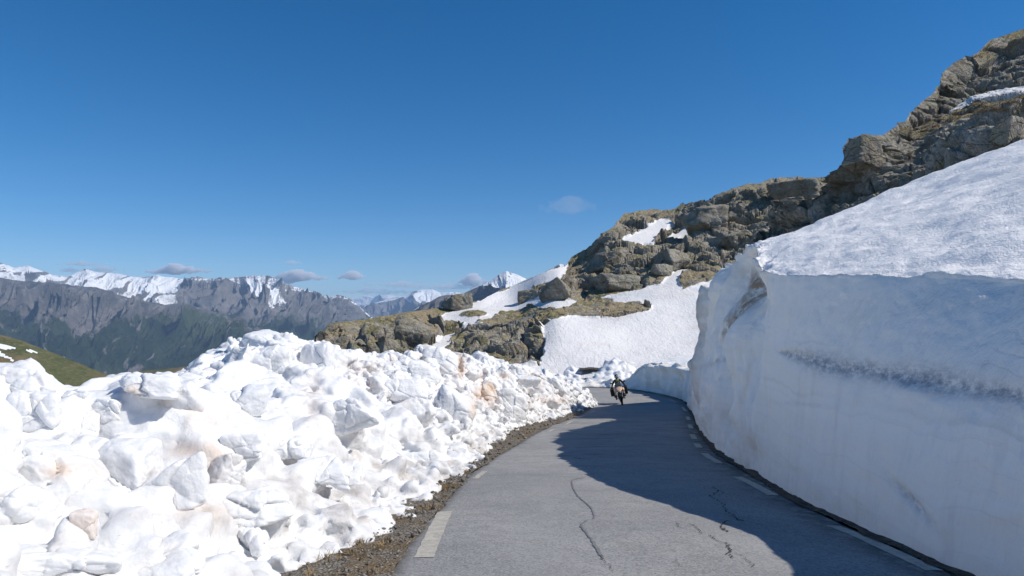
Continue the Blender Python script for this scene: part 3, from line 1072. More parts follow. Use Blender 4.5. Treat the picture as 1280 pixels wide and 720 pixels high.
boulder(HBVH, 574, 386, 34, 20, 'dark rounded boulder alone on the crest at the left edge of the upper snow patch', 1.)
boulder(HBVH, 516, 432, 46, 34, 'pale grey green boulder in the lower rock band, left of the thin snow gully', .8)
boulder(HBVH, 478, 437, 12, 20, 'small pinkish upright boulder left of the pale grey green boulder', .8)
boulder(HBVH, 660, 374, 30, 14, 'low brown boulder at the left of the two above the upper snow patch', .8)
boulder(HBVH, 694, 373, 40, 22, 'large grey boulder casting a shadow on the upper snow patch', .8)
boulder(HBVH, 770, 361, 55, 22, 'wide flat grey boulder above the brown grass ledge', .8)
boulder(HBVH, 825, 343, 24, 13, 'small pale green boulder near the tip of the snow field', .8)
boulder(HBVH, 760, 334, 36, 18, 'squarish brown boulder left of the hill centre', .8)
boulder(HBVH, 845, 333, 44, 24, 'split grey boulder in the middle of the hill', .8)
boulder(HBVH, 915, 305, 36, 18, 'grey block low on the hill, right next to the crag', .8)
boulder(HBVH, 885, 285, 56, 30, 'big brown slab under the crest below the right snow scrap', .8)
boulder(HBVH, 995, 245, 60, 24, 'ruddy rock knob on the hill crest beside the crag', .7)
# crag blocks
boulder(CBVH, 1232, 185, 46, 34, 'pale pink angular boulder resting on the snow edge under the crag', .8)
boulder(CBVH, 1262, 180, 36, 30, 'grey wedge boulder right of the pale pink boulder', .8)
boulder(CBVH, 1205, 208, 44, 24, 'low beige boulder half sunk in the snow, left of the pale pink one', .8)
boulder(CBVH, 1082, 205, 42, 36, 'pale squared block on the left shoulder of the crag', .8)

# ------------------------------------------------------------------ left: ploughed snow heap
CREST = [(-260, 430, 6.5), (20, 462, 8.5), (95, 492, 10), (150, 482, 11), (225, 478, 12.5), (260, 446, 14), (330, 425, 15.5), (400, 436, 18), (480, 446, 21), (540, 438, 24), (600, 446, 28), (650, 462, 32), (700, 475, 36), (728, 489, 39), (742, 502, 41)]
cp = [P(*q) for q in CREST]
ckey = [(-5.6, -14., 1.2 + g(-14) + .6), (-5.8, -6, g(-6) + 2.0), (-6.1, 0, g(0) + 2.1)] + [tuple(p) for p in cp[1:]] + [(3.6, 43, -3.1), (1.5, 44.6, -2.6), (-2, 45., -2.2), (-8, 44.6, -2.1), (-16, 43, -2), (-26, 40, -2)]
CC = smooth_curve(ckey, NR)


def curve_key(C):
    s_ = np.r_[0, np.cumsum(np.linalg.norm(np.diff(C[:, :2], axis=0), axis=1))]
    return s_


# matched stations toe <-> crest by anchors in y
def at_y(C, yy, lim=.75):
    m_ = C[:int(NR * lim)]
    return int(np.argmin(np.abs(m_[:, 1] - yy)))


tend = int(np.argmin(((TC - np.array([4.4, 43.2])) ** 2).sum(1))); cend = int(np.argmin(((CC[:, :2] - np.array([3.6, 43])) ** 2).sum(1)))
an = [(0, 0)] + [(at_y(TC[:tend], y_, 1), at_y(CC[:cend], y_, 1)) for y_ in (-6, 0, 4, 8, 12, 16, 20, 24, 28, 32, 36, 39.5)] + [(tend, cend), (NR - 1, NR - 1)]
an = np.array(an, float)
NSH = 700
fi = np.interp(np.linspace(0, 1, NSH), [0, .12, .5, .75, 1], [0, an[2, 0], an[6, 0], tend, NR - 1])
ci = np.interp(fi, an[:, 0], an[:, 1])
ix = np.arange(NR)
toe = np.stack([np.interp(fi, ix, TC[:, k]) for k in range(2)], -1)
cre = np.stack([np.interp(ci, ix, CC[:, k]) for k in range(3)], -1)
toe = toe + (np.array([.16, .03])[None] * fbm(np.c_[toe * 1.1, toe[:, :1] * 0], 4, 88)[:, None])
toe3 = np.c_[toe, g(toe[:, 1]) - .03]
outd = cre[:, :2] - toe; outd /= np.linalg.norm(outd, axis=1, keepdims=True) + 1e-6


def mound(i, t):
    """i station float, t: 0 toe, 1 crest, 2 back foot"""
    i = np.clip(np.asarray(i, float), 0, NSH - 1)
    T = np.stack([np.interp(i, np.arange(NSH), toe3[:, k]) for k in range(3)], -1)
    C = np.stack([np.interp(i, np.arange(NSH), cre[:, k]) for k in range(3)], -1)
    D = np.stack([np.interp(i, np.arange(NSH), outd[:, k]) for k in range(2)], -1)
    t = np.asarray(t, float)
    tf_ = t.clip(0, 1); tb = (t - 1).clip(0, 1)
    h = (C[..., 2] - T[..., 2]) * .9
    xy = T[..., :2] * (1 - tf_)[..., None] + C[..., :2] * tf_[..., None] + D * (tb * 3.2)[..., None]
    z = T[..., 2] + h * (1 - (1 - tf_) ** 1.55) * (1 - tb ** 1.6 * 1.25)
    return np.concatenate([xy, z[..., None]], -1)


I, Tm = np.meshgrid(np.arange(NSH), np.linspace(0, 2, 110), indexing='ij')
MV = mound(I, Tm)
MV[..., 2] += .16 * fbm(MV * .9, 4, 201) * np.sin(Tm * PI / 2).clip(0, 1) - .05
und = MV.copy(); 
vs_, fs_ = [MV.reshape(-1, 3)], [grid_faces(NSH, 110, flip=True)]
# closed underside
low = MV.copy(); low[..., 2] = np.minimum(g(low[..., 1]), MV[..., 2]) - .6
vs_.append(low.reshape(-1, 3)); fs_.append(grid_faces(NSH, 110) + NSH * 110)
def side_strip(idx):
    a = idx; b = idx + NSH * 110
    return np.stack([a[:-1], a[1:], b[1:], b[:-1]], -1)
gi = np.arange(NSH * 110).reshape(NSH, 110)
for idx, fl_ in ((gi[:, 0], 0), (gi[:, -1], 1), (gi[0], 1), (gi[-1], 0)):
    st = side_strip(idx); fs_.append(st if fl_ else st[:, ::-1])
vtot = NSH * 110 * 2
tri_v, tri_f = [], []
SKY = [(-400, 440), (-200, 445), (0, 456), (20, 449), (45, 449), (62, 462), (72, 484), (100, 488), (110, 480), (130, 472), (160, 468), (225, 470), (232, 464), (245, 452), (270, 432), (300, 420), (330, 412), (350, 416), (400, 426), (420, 430), (455, 424), (465, 438), (480, 442), (500, 444), (520, 432), (533, 424), (545, 436), (570, 432), (600, 430), (625, 432), (628, 448), (650, 450), (700, 462), (715, 472), (735, 491), (747, 506), (760, 520), (800, 600)]


def sink_below(V, tol=0.):
    """how far a lump must sink to stay under the crest of the heap"""
    x, y = proj(V)
    lim = np.interp(x, *zip(*SKY)) - tol
    k = V[:, 1].clip(1, None) / F
    return float(np.max(np.where(V[:, 1] > 3, (lim - y) * k, 0).clip(0, None)))



rngH = np.random.default_rng(42)
NL = 6000
cnt = 0
for k in range(NL):
    # favour the visible length (y 3..42)
    i = rngH.uniform(0, NSH - 1)
    t = abs(rngH.beta(1.1, 1.1)) * 1.45
    base_p = mound(i, t)
    dist_ = max(4., base_p[1])
    if base_p[1] < 1 and rngH.random() < .6: continue
    if base_p[0] < -9 and base_p[1] > 40 and rngH.random() < .7: continue
    r = float(np.exp(rngH.normal(math.log(.15), .52)))
    r = min(r, .40)
    r *= .75 + .5 * min(t, 1)
    r *= 1.0 + .6 * (dist_ < 12) * (t > .3)
    hloc = base_p[2] - g(base_p[1])
    wid = float(np.interp(base_p[1], [30, 40], [1, .55]))
    r *= wid
    if t < .12: r *= .5
    if dist_ < 12.5 and r < .16 and rngH.random() < .65: continue
    if 1.5 < base_p[1] < 6.5 and r > .24: continue
    sub = 4 if r > .3 else 3
    v, f = block(rngH, sub, rngH.uniform(8, 16), 9, .11, 1.7, (r * rngH.uniform(.8, 1.5), r * rngH.uniform(.7, 1.2), r * rngH.uniform(.55, 1.05)), tilt=.7)
    c = base_p + np.array([0, 0, r * rngH.uniform(-.25, .45)])
    dz_ = sink_below(v + c, rngH.uniform(-4, 4.5))
    if dz_ > r * 1.6: continue
    c[2] -= dz_
    if abs(c[0]) < 2 + r and c[1] < 12 and c[0] > -2 - r: continue
    tri_v.append(v + c); tri_f.append(f + cnt); cnt += len(v)
for k in range(1100):      # crumbs along the foot of the heap
    i = rngH.uniform(NSH * .1, NSH * .75)
    base_p = mound(i, max(0, rngH.normal(.03, .07)))
    if not (3 < base_p[1] < 42): continue
    r = float(np.exp(rngH.normal(math.log(.055), .45)))
    v, f = block(rngH, 2, 9, 6, .08, 1.7, (r * 1.4, r * 1.1, r * .8), tilt=.6)
    c = base_p + np.array([rngH.normal(.0, .07), rngH.normal(0, .05), r * .2])
    tri_v.append(v + c); tri_f.append(f + cnt); cnt += len(v)
hv = np.vstack(vs_)
qf = np.vstack(fs_)
tv = np.vstack(tri_v); tfc = np.vstack(tri_f) + len(hv)
allf = [tuple(x) for x in qf.tolist()] + [tuple(x) for x in tfc.tolist()]
tmp = bpy.data.meshes.new('tmp'); tmp.from_pydata(np.vstack([hv, tv]).tolist(), [], allf)
tob = bpy.data.objects.new('tmp', tmp); COL.objects.link(tob)
rm = tob.modifiers.new('r', 'REMESH'); rm.mode = 'VOXEL'; rm.voxel_size = .042 if not QUICK else .1; rm.adaptivity = 0
sm = tob.modifiers.new('s', 'SMOOTH'); sm.factor = .5; sm.iterations = 1
dg = bpy.context.evaluated_depsgraph_get()
ev = tob.evaluated_get(dg).to_mesh()
nv_ = len(ev.vertices); co = np.empty(nv_ * 3, np.float32); ev.vertices.foreach_get('co', co); co = co.reshape(-1, 3).astype(float)
no = np.empty(nv_ * 3, np.float32); ev.vertices.foreach_get('normal', no); no = no.reshape(-1, 3)
lp_ = np.empty(len(ev.loops), np.int32); ev.loops.foreach_get('vertex_index', lp_)
lt = np.empty(len(ev.polygons), np.int32); ev.polygons.foreach_get('loop_total', lt)
assert (lt == 4).all()
hf = lp_.reshape(-1, 4)
tob.evaluated_get(dg).to_mesh_clear()
bpy.data.objects.remove(tob); bpy.data.meshes.remove(tmp)
cw_q = co + .10 * np.stack([fbm(co * 1.6, 3, 311), fbm(co * 1.6, 3, 312), fbm(co * 1.6, 3, 313)], -1)
brk = .35 + .65 * sstep(-.25, .3, fbm(co * .9, 3, 314))      # some faces stay smooth, others are broken up
co = co + no * (.03 * fbm(co * 3.1, 4, 301) + .015 * (ridged(co * 5.0, 3, 302) - .4)
                + brk * (.30 + .70 * sstep(8, 17, co[:, 1])) * (.085 * facets(cw_q, .42, 315, .8) + .042 * facets(cw_q, .17, 316, .8)))[:, None]
px_, py_ = proj(co)
# distance from the toe -> dirt near the road
kt = KDTree(NSH)
for i in range(NSH): kt.insert((toe[i, 0], toe[i, 1], 0), i)
kt.balance()
sam = RNG.integers(0, nv_, 1)
hgt = co[:, 2] - g(co[:, 1])
lowm = 1 - sstep(.15, 1.25, hgt)
dirt = lowm * (.35 + .65 * sstep(-.1, .5, fbm(co * .8, 4, 303))) + .7 * sstep(.25, .6, fbm(co * 1.3, 4, 304)) * sstep(26, 34, co[:, 1])
dirt *= .9
orange_h = np.zeros(nv_)


def blob(x, y, a, b, s_=1.):
    q = ((px_ - x) / a) ** 2 + ((py_ - y) / b) ** 2
    return s_ * np.exp(-q) * (co[:, 1] > 2)


for a_ in ((575, 458, 8, 18, .9), (605, 494, 18, 12, .9), (630, 470, 8, 5, .6), (645, 452, 6, 4, .6), (555, 490, 10, 14, .5), (450, 460, 20, 10, .35), (240, 510, 8, 20, .45), (235, 562, 30, 10, .45), (390, 500, 14, 30, .35), (240, 640, 60, 14, .25), (665, 478, 12, 10, .6), (690, 500, 20, 5, .6), (612, 425, 12, 6, .6), (500, 500, 16, 10, .3)):
    orange_h += blob(*a_)
dirt += blob(420, 625, 70, 45, .6) + blob(250, 650, 90, 20, .3) + blob(680, 485, 22, 20, .5) + blob(340, 640, 40, 20, .3)
heap = mk('snow_heap', co, hf, M_HEAP, attrs={'dirt': dirt.clip(0, 1), 'orange': orange_h.clip(0, .9)})
tag(heap, 'long heap of ploughed white snow lumps along the left side of the road', 'snow heap')
PB = BVHTree.FromObject(heap, dg) if False else BVHTree.FromPolygons([tuple(c) for c in co.tolist()], hf.tolist())
rngS = np.random.default_rng(77)


def snow_block(px, py, wpx, hpx, label, deep=.9, out=.33, yaw=None, tilt=.25, p=9., orange=0., dirt_=.05, ostain=None, seed=None, sub=6, np_=7, group=None, bvh=None):
    h0 = hit(bvh or PB, px, py)
    if h0 is None: return
    k = h0[1] / F
    w, h = wpx * k / 2, hpx * k / 2
    rng = np.random.default_rng(seed if seed is not None else int(px * 7 + py))
    v, f = block(rng, sub, p, np_, .075, 1.3, (w, w * deep, h), yaw=rng.uniform(-.5, .5) if yaw is None else yaw, tilt=tilt)
    dirc = h0 - np.array([0, 0, CAMZ]); dirc /= np.linalg.norm(dirc)
    c = h0 + dirc * (w * deep) * (1 - 2 * out)
    c[2] -= sink_below(v + c, 1.5)
    V = v + c
    V = V + (V - c) / (np.linalg.norm(V - c, axis=1, keepdims=True) + 1e-6) * (.015 * fbm(V * 5, 4, 9) + .045 * facets(V, .5, 321, .7) + .012 * facets(V, .18, 322, .7))[:, None]
    orr = np.full(len(V), orange)
    if ostain:
        x, y, a, b, s_ = ostain
        qx, qy = proj(V)
        orr = orr + s_ * np.exp(-((qx - x) / a) ** 2 - ((qy - y) / b) ** 2)
    o = mk('snow_block', V, f, M_HEAP, attrs={'dirt': np.full(len(V), dirt_), 'orange': orr.clip(0, .9)}, at=c)
    return tag(o, label, 'snow block', group or 'larger snow blocks in the heap')


SB = [
    (45, 605, 215, 120, 'huge smooth snow block at lower left with an orange streak on its upper right end', dict(ostain=(90, 588, 36, 11, .8), tilt=.15, p=7, deep=.6)),
    (140, 600, 125, 100, 'tall grey white slab leaning behind the huge orange streaked block', dict(tilt=.3, deep=.5, out=.3)),
    (222, 616, 80, 56, 'flat slab of snow tilted down to the right, near the heap centre foot', dict(yaw=.3, tilt=.6, deep=.5)),
    (312, 638, 108, 56, 'wide angular snow block right of the tilted slab, above the rounded lump', dict(p=9)),
    (310, 674, 54, 50, 'rounded egg like snow lump below the wide angular block', dict(p=4, tilt=.1, out=.6)),
    (28, 482, 84, 62, 'big domed snow block against the green meadow at the left end of the crest', dict(p=6)),
    (45, 512, 62, 62, 'upright faceted snow lump below the domed block at far left', dict(p=8)),
    (185, 482, 84, 32, 'long low snow block with tan streaks on the crest left of the high mound', dict(p=9, ostain=(165, 490, 14, 8, .5))),
    (97, 492, 34, 26, 'small snow lump in the dip of the crest by the green meadow', dict()),
    (108, 530, 38, 46, 'narrow upright snow lump under the dip of the crest', dict(p=7)),
    (140, 515, 46, 44, 'pale snow lump between the narrow upright lump and the tan stained hollow', dict()),
    (225, 500, 52, 60, 'tall cream snow block just below the long tan streaked one', dict(ostain=(207, 508, 8, 14, .4))),
    (338, 455, 70, 52, 'large lumpy block under the highest mound of the heap', dict(p=6)),
    (398, 452, 46, 60, 'upright snow block with a dark side hollow right of the highest mound', dict(p=7)),
    (340, 425, 90, 42, 'broad crown block forming the highest mound of the heap', dict(p=6, deep=.8)),
    (455, 440, 34, 42, 'pointed snow peak standing on the crest left of the pale boulder', dict(p=6, np_=4)),
    (484, 450, 26, 30, 'pink tinged snow lump right of the pointed snow peak', dict(ostain=(492, 452, 8, 10, .5))),
    (533, 436, 30, 26, 'small pointed snow block on the crest in front of the snow gully', dict(p=8)),
    (612, 434, 60, 26, 'flat topped snow block with a peach stain at the crest', dict(p=10, ostain=(610, 425, 12, 6, .6))),
    (548, 450, 50, 36, 'square snow block on the crest left of the peach stained one', dict(p=9)),
    (515, 465, 62, 32, 'long smooth snow block behind the small pointed crest block', dict(p=8)),
    (566, 511, 66, 48, 'large rounded block with an orange right edge in the middle of the far heap', dict(p=7, ostain=(595, 508, 8, 18, .75), out=.55)),
    (604, 492, 30, 26, 'brown and orange stained icy lump beside the large orange edged block', dict(orange=.75, dirt_=.5)),
    (634, 512, 52, 44, 'bulky white block next to the road gravel at the far heap', dict(p=8)),
    (500, 490, 50, 34, 'cream snow lump left of the large orange edged block', dict()),
    (405, 590, 60, 36, 'snow lump with a blue hollow below it, low on the slope', dict()),
    (430, 600, 52, 30, 'angular snow lump close to the gravel, half way along', dict(p=9)),
    (360, 560, 66, 34, 'overhanging snow shelf above an ice blue hollow', dict(p=8, tilt=.35)),
    (300, 560, 52, 34, 'faceted grey edged snow lump left of the overhanging shelf', dict()),
    (275, 590, 60, 44, 'snow block with dusty grey face above the wide angular block', dict(dirt_=.5)),
    (20, 640, 90, 60, 'low snow block at the bottom left under the orange streaked one', dict()),
    (105, 655, 30, 34, 'small peach coloured snow lump near the bottom left', dict(orange=.5)),
    (70, 705, 170, 44, 'wide flat snow slab at the bottom left corner', dict(p=8, deep=.6)),
    (200, 706, 110, 36, 'flat snow slab at the bottom edge beside the corner slab', dict(p=8)),
    (530, 575, 50, 30, 'small angular block where the heap meets the gravel', dict()),
    (480, 560, 44, 40, 'rounded snow lump midway up the slope below the cream lump', dict(p=6)),
    (430, 520, 50, 46, 'rough snow lump under the pointed snow peak', dict()),
    (300, 505, 60, 44, 'rounded white lump below the large lumpy block', dict(p=6)),
    (655, 480, 26, 24, 'white block in the dirty far end of the heap', dict(p=9)),
    (690, 480, 24, 20, 'small pale block near the tip of the heap', dict(p=9)),
]
for x, y, w, h, lab, kw in SB:
    kw = dict(kw)
    snow_block(x, y, w, h, lab, **kw)

# loose crumbs of snow and small stones at the foot, on the gravel
def on_verge(rng, lo, hi, ylo, yhi):
    i = int(rng.integers(0, NR)); j = int(rng.integers(lo, hi))
    while not (ylo < VV[i, j, 1] < yhi and i < int(tend * 1.0)):
        i = int(rng.integers(0, NR))
    return VV[i, j]


# stones: one uncountable scatter
cv, cf, n0 = [], [], 0
rngG = np.random.default_rng(9)
kd2 = toe_m
for k in range(5200):
    i = int(rngG.integers(0, NR))
    if not (3.5 < inn[i, 1] < 42): continue
    if rngG.random() > min(1, 9 / inn[i, 1]): continue
    w_ = rngG.uniform(0, 1)
    q = inn[i] * (1 - w_) + toe_m[i] * w_ * 1.0 + rngG.normal(0, .03, 2)
    r = float(np.exp(rngG.normal(math.log(.0085), .5))) * (1 + inn[i, 1] / 30)
    v, f = block(rngG, 1, 10, 4, .0, 1, (r * 1.2, r, r * .7), tilt=1)
    cv.append(v + np.array([q[0], q[1], g(q[1]) + .03 + r * .3])); cf.append(f + n0); n0 += len(v)
M_STONE = m_simple('pebble_stone', (.26, .235, .205), .9, .2, var=.6, vs=9)
st = mk('gravel', np.vstack(cv), np.vstack(cf), M_STONE, smooth=False)
tag(st, 'loose gravel stones scattered on the left verge', 'gravel', kind='stuff')

# dry grass tufts on the verge and under the crag
def tufts(name, pts, hgt_, nb, mat, label, rng):
    vs, fs, n0 = [], [], 0
    for p in pts:
        for b in range(nb):
            a = rng.uniform(0, 2 * PI); L = hgt_ * rng.uniform(.4, 1.1); lean = rng.uniform(.2, 1.1)
            o = p + np.array([math.cos(a), math.sin(a), 0]) * rng.uniform(0, hgt_ * .5)
            d_ = np.array([math.cos(a) * lean, math.sin(a) * lean, 1]); d_ /= np.linalg.norm(d_)
            sdv = np.array([-math.sin(a), math.cos(a), 0]) * hgt_ * .035
            m_ = o + d_ * L * .55
            e_ = o + d_ * L + np.array([math.cos(a), math.sin(a), -.6]) * L * .25
            vs += [o - sdv, o + sdv, m_ + sdv * .8, m_ - sdv * .8, e_]
            fs += [(n0, n0 + 1, n0 + 2, n0 + 3), (n0 + 3, n0 + 2, n0 + 4)]; n0 += 5
    o = mk(name, np.array(vs), fs, mat, smooth=False)
    return tag(o, label, 'grass', kind='stuff')


M_DRY = m_simple('dry_grass_blades', (.36, .25, .12), .9, .1, var=.5, vs=7)
pts = []
for k in range(6000):
    i = int(rngG.integers(0, NR))
    if not (3.0 < inn[i, 1] < 12): continue
    w_ = rngG.uniform(.12, .98)
    q = inn[i] * (1 - w_) + toe_m[i] * w_
    if fbm(np.array([[q[0] * 2.2, q[1] * 2.2, 0]]), 3, 55)[0] < -.05 + .3 * (inn[i, 1] > 8): continue
    pts.append(np.array([q[0], q[1], g(q[1]) + .015]))
tufts('dry_grass', pts[:1700], .075, 9, M_DRY, 'flattened dry brown grass on the near gravel verge', rngG)
pts = []
for k in range(3500):
    x = rngG.uniform(1120, 1300); y = rngG.uniform(25, 175)
    if not (poly_mask(np.array(x), np.array(y), [(1120, 165), (1160, 148), (1190, 136), (1220, 124), (1300, 110), (1300, 145), (1240, 140), (1200, 150), (1150, 170)]) or poly_mask(np.array(x), np.array(y), [(1215, 74), (1250, 42), (1310, 22), (1310, 48), (1262, 60), (1225, 80)])): continue
    p = hit(CBVH, x, y)
    if p is not None: pts.append(p)
if pts:
    tufts('crag_grass', pts, .13, 9, M_DRY, 'dry ochre grass growing on the ledges of the near crag', rngG)

# ------------------------------------------------------------------ far small heap behind the bend
def far_heap(x0, x1, ytop_fn, ybase, d, label, seed, n, rs):
    rng = np.random.default_rng(seed)
    V, Fc, n0 = [], [], 0
    for k in range(n):
        x = rng.uniform(x0, x1); yt = ytop_fn(x); u = rng.beta(1, 1.2)
        y = ybase + (yt - ybase) * u
        p = P(x, y, d + 2.2 * u + rng.uniform(-.3, .3))
        r = rng.uniform(*rs) * (1.1 - .3 * u)
        v, f = block(rng, 3, 9, 8, .1, 1.6, (r * 1.2, r, r * .9), tilt=.8)
        V.append(v + p); Fc.append(f + n0); n0 += len(v)
    m0 = bpy.data.meshes.new('t'); m0.from_pydata(np.vstack(V).tolist(), [], np.vstack(Fc).tolist())
    o0 = bpy.data.objects.new('t', m0); COL.objects.link(o0)
    r_ = o0.modifiers.new('r', 'REMESH'); r_.mode = 'VOXEL'; r_.voxel_size = .09
    dg_ = bpy.context.evaluated_depsgraph_get()
    e = o0.evaluated_get(dg_).to_mesh()
    c_ = np.array([v.co[:] for v in e.vertices]); f_ = np.array([list(p.vertices) for p in e.polygons])
    o0.evaluated_get(dg_).to_mesh_clear(); bpy.data.objects.remove(o0); bpy.data.meshes.remove(m0)
    hh = sstep(g(d) + .7, g(d), c_[:, 2]) if False else 1 - sstep(0, .7, c_[:, 2] - g(np.full(len(c_), d)))
    o = mk('snow_pile', c_, f_, M_HEAP, attrs={'dirt': hh * .5, 'orange': np.zeros(len(c_))})
    return tag(o, label, 'snow pile')


far_heap(736, 791, lambda x: np.interp(x, [736, 750, 768, 780, 791], [480, 464, 450, 456, 462]), 484, 55.4, 'blue white pile of snow lumps on the outside of the bend behind the motorcycle', 3, 260, (.25, .55))
far_heap(706, 730, lambda x: np.interp(x, [706, 716, 730], [466, 460, 468]), 480, 56.5, 'small pile of snow lumps at the far bend left of the dark earth patch', 4, 70, (.2, .45))
# brown earth patch between them is ground showing through
ep = P(np.linspace(724, 752, 12)[:, None] + np.zeros((1, 4)), np.array([[462.2, 461.4, 460.5, 459.6]]) + .5 * np.sin(np.linspace(0, 9, 12))[:, None], 57.2 + np.linspace(0, 1.4, 4)[None])
epo = mk('earth_patch', ep + np.array([0, 0, .02]), grid_faces(12, 4, flip=True), M_EARTH); tag(epo, kind='structure')

# ------------------------------------------------------------------ far mountains
def range_(name, px0, px1, npx, crest, bot, nv, dc, db, amp, freq, seed, snow_fn, green_fn, label, jag=.5, meadow=None, back=(6, 500, .9)):
    def depth(x, y):
        b = np.interp(x, *zip(*bot)); t = np.interp(x, *zip(*crest))
        w = ((b - y) / (b - t)).clip(0, 1)
        dcc = np.interp(x, *zip(*dc)) if isinstance(dc, list) else dc
        return db + (dcc - db) * w
    L = (dc[0][1] if isinstance(dc, list) else dc)

    def disp(V, n, v, px, py):
        q = V / 1000.
        w = np.stack([q[..., 0] * freq + .9 * fbm(q * .9, 3, seed + 5) + .35 * q[..., 2], q[..., 2] * .9 * freq * .5, q[..., 1] * .15], -1)
        r = ridged(w, 6, seed, .55)
        fine = ridged(w * np.array([3.1, 1.2, 1]), 4, seed + 3)
        range_.r = r; range_.fine = fine
        env = (sstep(1.0, .86, v) * sstep(0, .1, v)) * .95 + .05
        return n * ((r - .4) * amp * env + (fine - .4) * amp * .28 * env)[..., None]
    tj = lambda px: jag * (2.2 * (fbm(np.c_[px / 9, px * 0, px * 0], 4, seed + 30, .6)) - .3)
    V, V0, n, v = relief(px0, px1, npx, bot, crest, nv, depth, disp, back=back, pw=.9, topjag=tj)
    px, py = proj(V0)
    ct = np.interp(px, *zip(*crest))
    dn = py - ct
    dn = np.where(v > 1, 0, dn)
    sn = snow_fn(px, py, dn, range_.r, range_.fine, V)
    gr = green_fn(px, py, dn, range_.r, V)
    me_ = meadow(px, py) if meadow else np.zeros(px.shape)
    o = mk(name, V, grid_faces(V.shape[0], V.shape[1]), M_MOUNT, attrs={'snow': sn, 'green': gr, 'meadow': me_})
    return tag(o, label, kind='structure')


C1 = [(-150, 334), (-60, 330), (0, 328), (16, 334), (36, 333), (66, 344), (82, 346), (98, 340), (107, 337), (118, 340), (131, 341), (150, 343), (164, 346), (180, 347.5), (190, 346), (197, 344), (210, 346), (230, 349), (246, 346), (262, 349), (275, 347), (295, 347.5), (315, 345), (335, 345), (354, 354), (377, 361), (400, 367), (411, 372), (422, 369), (436, 373), (450, 384), (464, 397), (480, 408)]
SNW = [(-150, 30), (0, 24), (40, 26), (60, 22), (90, 24), (105, 26), (130, 26), (160, 24), (190, 25), (205, 26), (215, 22), (225, 9), (240, 3), (290, 2), (302, 6), (310, 10), (318, 14), (330, 22), (340, 28), (352, 27), (358, 8), (370, 3), (390, 2), (480, 0)]
ST1 = [(303, 347), (316, 348), (330, 356), (345, 364), (362, 374), (355, 377), (338, 369), (322, 361), (308, 356)]


def snow1(px, py, dn, r, fine, V):
    lim = np.interp(px, *zip(*SNW)) * (.75 + .5 * (1 - fine)) 
    a = sstep(1.15, .75, dn / (lim + .01))
    a = a * (.04 + .82 * sstep(.60, .36, fine)) * (.70 + .4 * sstep(.8, .3, r))
    st_ = poly_mask(px, py, ST1) * .95
    right = px > 222
    a = np.where(right, np.maximum(a * .55, st_ * (.5 + .5 * sstep(.7, .4, fine))), a)
    a += .35 * sstep(.62, .40, fine) * sstep(1.7, .9, dn / (lim + 5)) * (~right)
    return a.clip(0, 1)


def green1(px, py, dn, r, V):
    return (sstep(372, 412, py - 10 * (r - .5)) * .75 + .45 * sstep(395, 440, py) - .35 * sstep(.5, .85, r)).clip(0, 1)


range_('mountain_range', -150, 480, 1000, C1, [(-150, 425), (480, 440)], 230, 13000., 9600., 480, 3.2, 500, snow1, green1, 'long snow capped mountain range across the valley at left')
C1f = [(-150, 335), (-20, 345), (0, 347), (30, 352), (60, 353), (85, 356), (108, 358.5), (120, 359), (150, 370), (180, 377), (200, 380), (240, 382), (280, 394), (321, 414), (345, 432), (370, 452)]
def green1f(px, py, dn, r, V):
    lim = np.interp(px, [0, 60, 110, 150, 200, 240, 330], [30, 42, 52, 30, 10, 2, 0])
    return (sstep(-14, 22, dn - lim) * .85 - .55 * sstep(.42, .85, r) + .12 - .5 * sstep(.55, .8, range_.fine)).clip(0, 1)
range_('mountain_spur', -150, 372, 950, C1f, [(-150, 505), (372, 505)], 330, 9300., 6200., 520, 4.6, 540, lambda px, py, dn, r, f, V: .30 * sstep(.4, .25, f) * sstep(6, 2, dn) * (px > 100), green1f, 'grey gullied mountain spur with forest on its lower slopes', jag=.35,
       meadow=lambda px, py: poly_mask(px, py, [(165, 378), (240, 383), (330, 415), (300, 425), (240, 405), (190, 395)]) * 1.)
C2 = [(430, 392), (445, 386), (461, 381), (475, 377), (492, 373), (505, 370), (512, 367.5), (519, 364), (526, 362.5), (540, 362), (551, 367), (563, 365.5), (574, 366), (590, 369), (620, 380), (660, 395)]
def snow2(px, py, dn, r, f, V):
    lim = np.interp(px, [430, 505, 512, 520, 545, 555, 574, 600], [0, 1, 9, 12, 10, 5, 4, 3])
    return sstep(1.2, .8, dn / (lim + .01)) * (.4 + .9 * sstep(.75, .35, f))
range_('mountain_range', 430, 660, 380, C2, [(430, 440), (660, 440)], 120, 21000., 17000., 600, 2., 560, snow2, lambda px, py, dn, r, V: (sstep(5, 30, dn) * .8).clip(0, 1), 'far blue mountain range with one snowy summit', jag=.45, back=(6, 900, .9))
C2b = [(420, 380), (440, 373), (455, 371), (470, 373), (485, 369), (500, 371), (520, 372), (560, 374), (600, 378)]
range_('distant_range', 420, 600, 240, C2b, [(420, 400), (600, 400)], 60, 32000., 29000., 700, .8, 580, lambda px, py, dn, r, f, V: sstep(9, 2, dn) * .75, lambda px, py, dn, r, V: 0 * px, 'very distant pale range on the horizon', jag=.5, back=(4, 900, .9))
C3 = [(470, 411), (490, 401), (515, 390), (525, 383), (537, 377), (550, 370), (560, 368.5), (575, 369), (588, 363), (600, 357), (613, 352), (625, 343), (633, 339), (638, 341), (644, 343), (653, 347), (664, 352), (680, 348), (689, 337), (700, 330), (709, 332), (725, 345), (760, 370)]
def snow3(px, py, dn, r, f, V):
    lim = np.interp(px, [470, 600, 615, 630, 650, 670, 685, 700, 760], [0, 0, 10, 26, 18, 6, 12, 14, 4])
    return sstep(1.15, .8, dn / (lim + .01)) * (.04 + .62 * sstep(.58, .35, f))
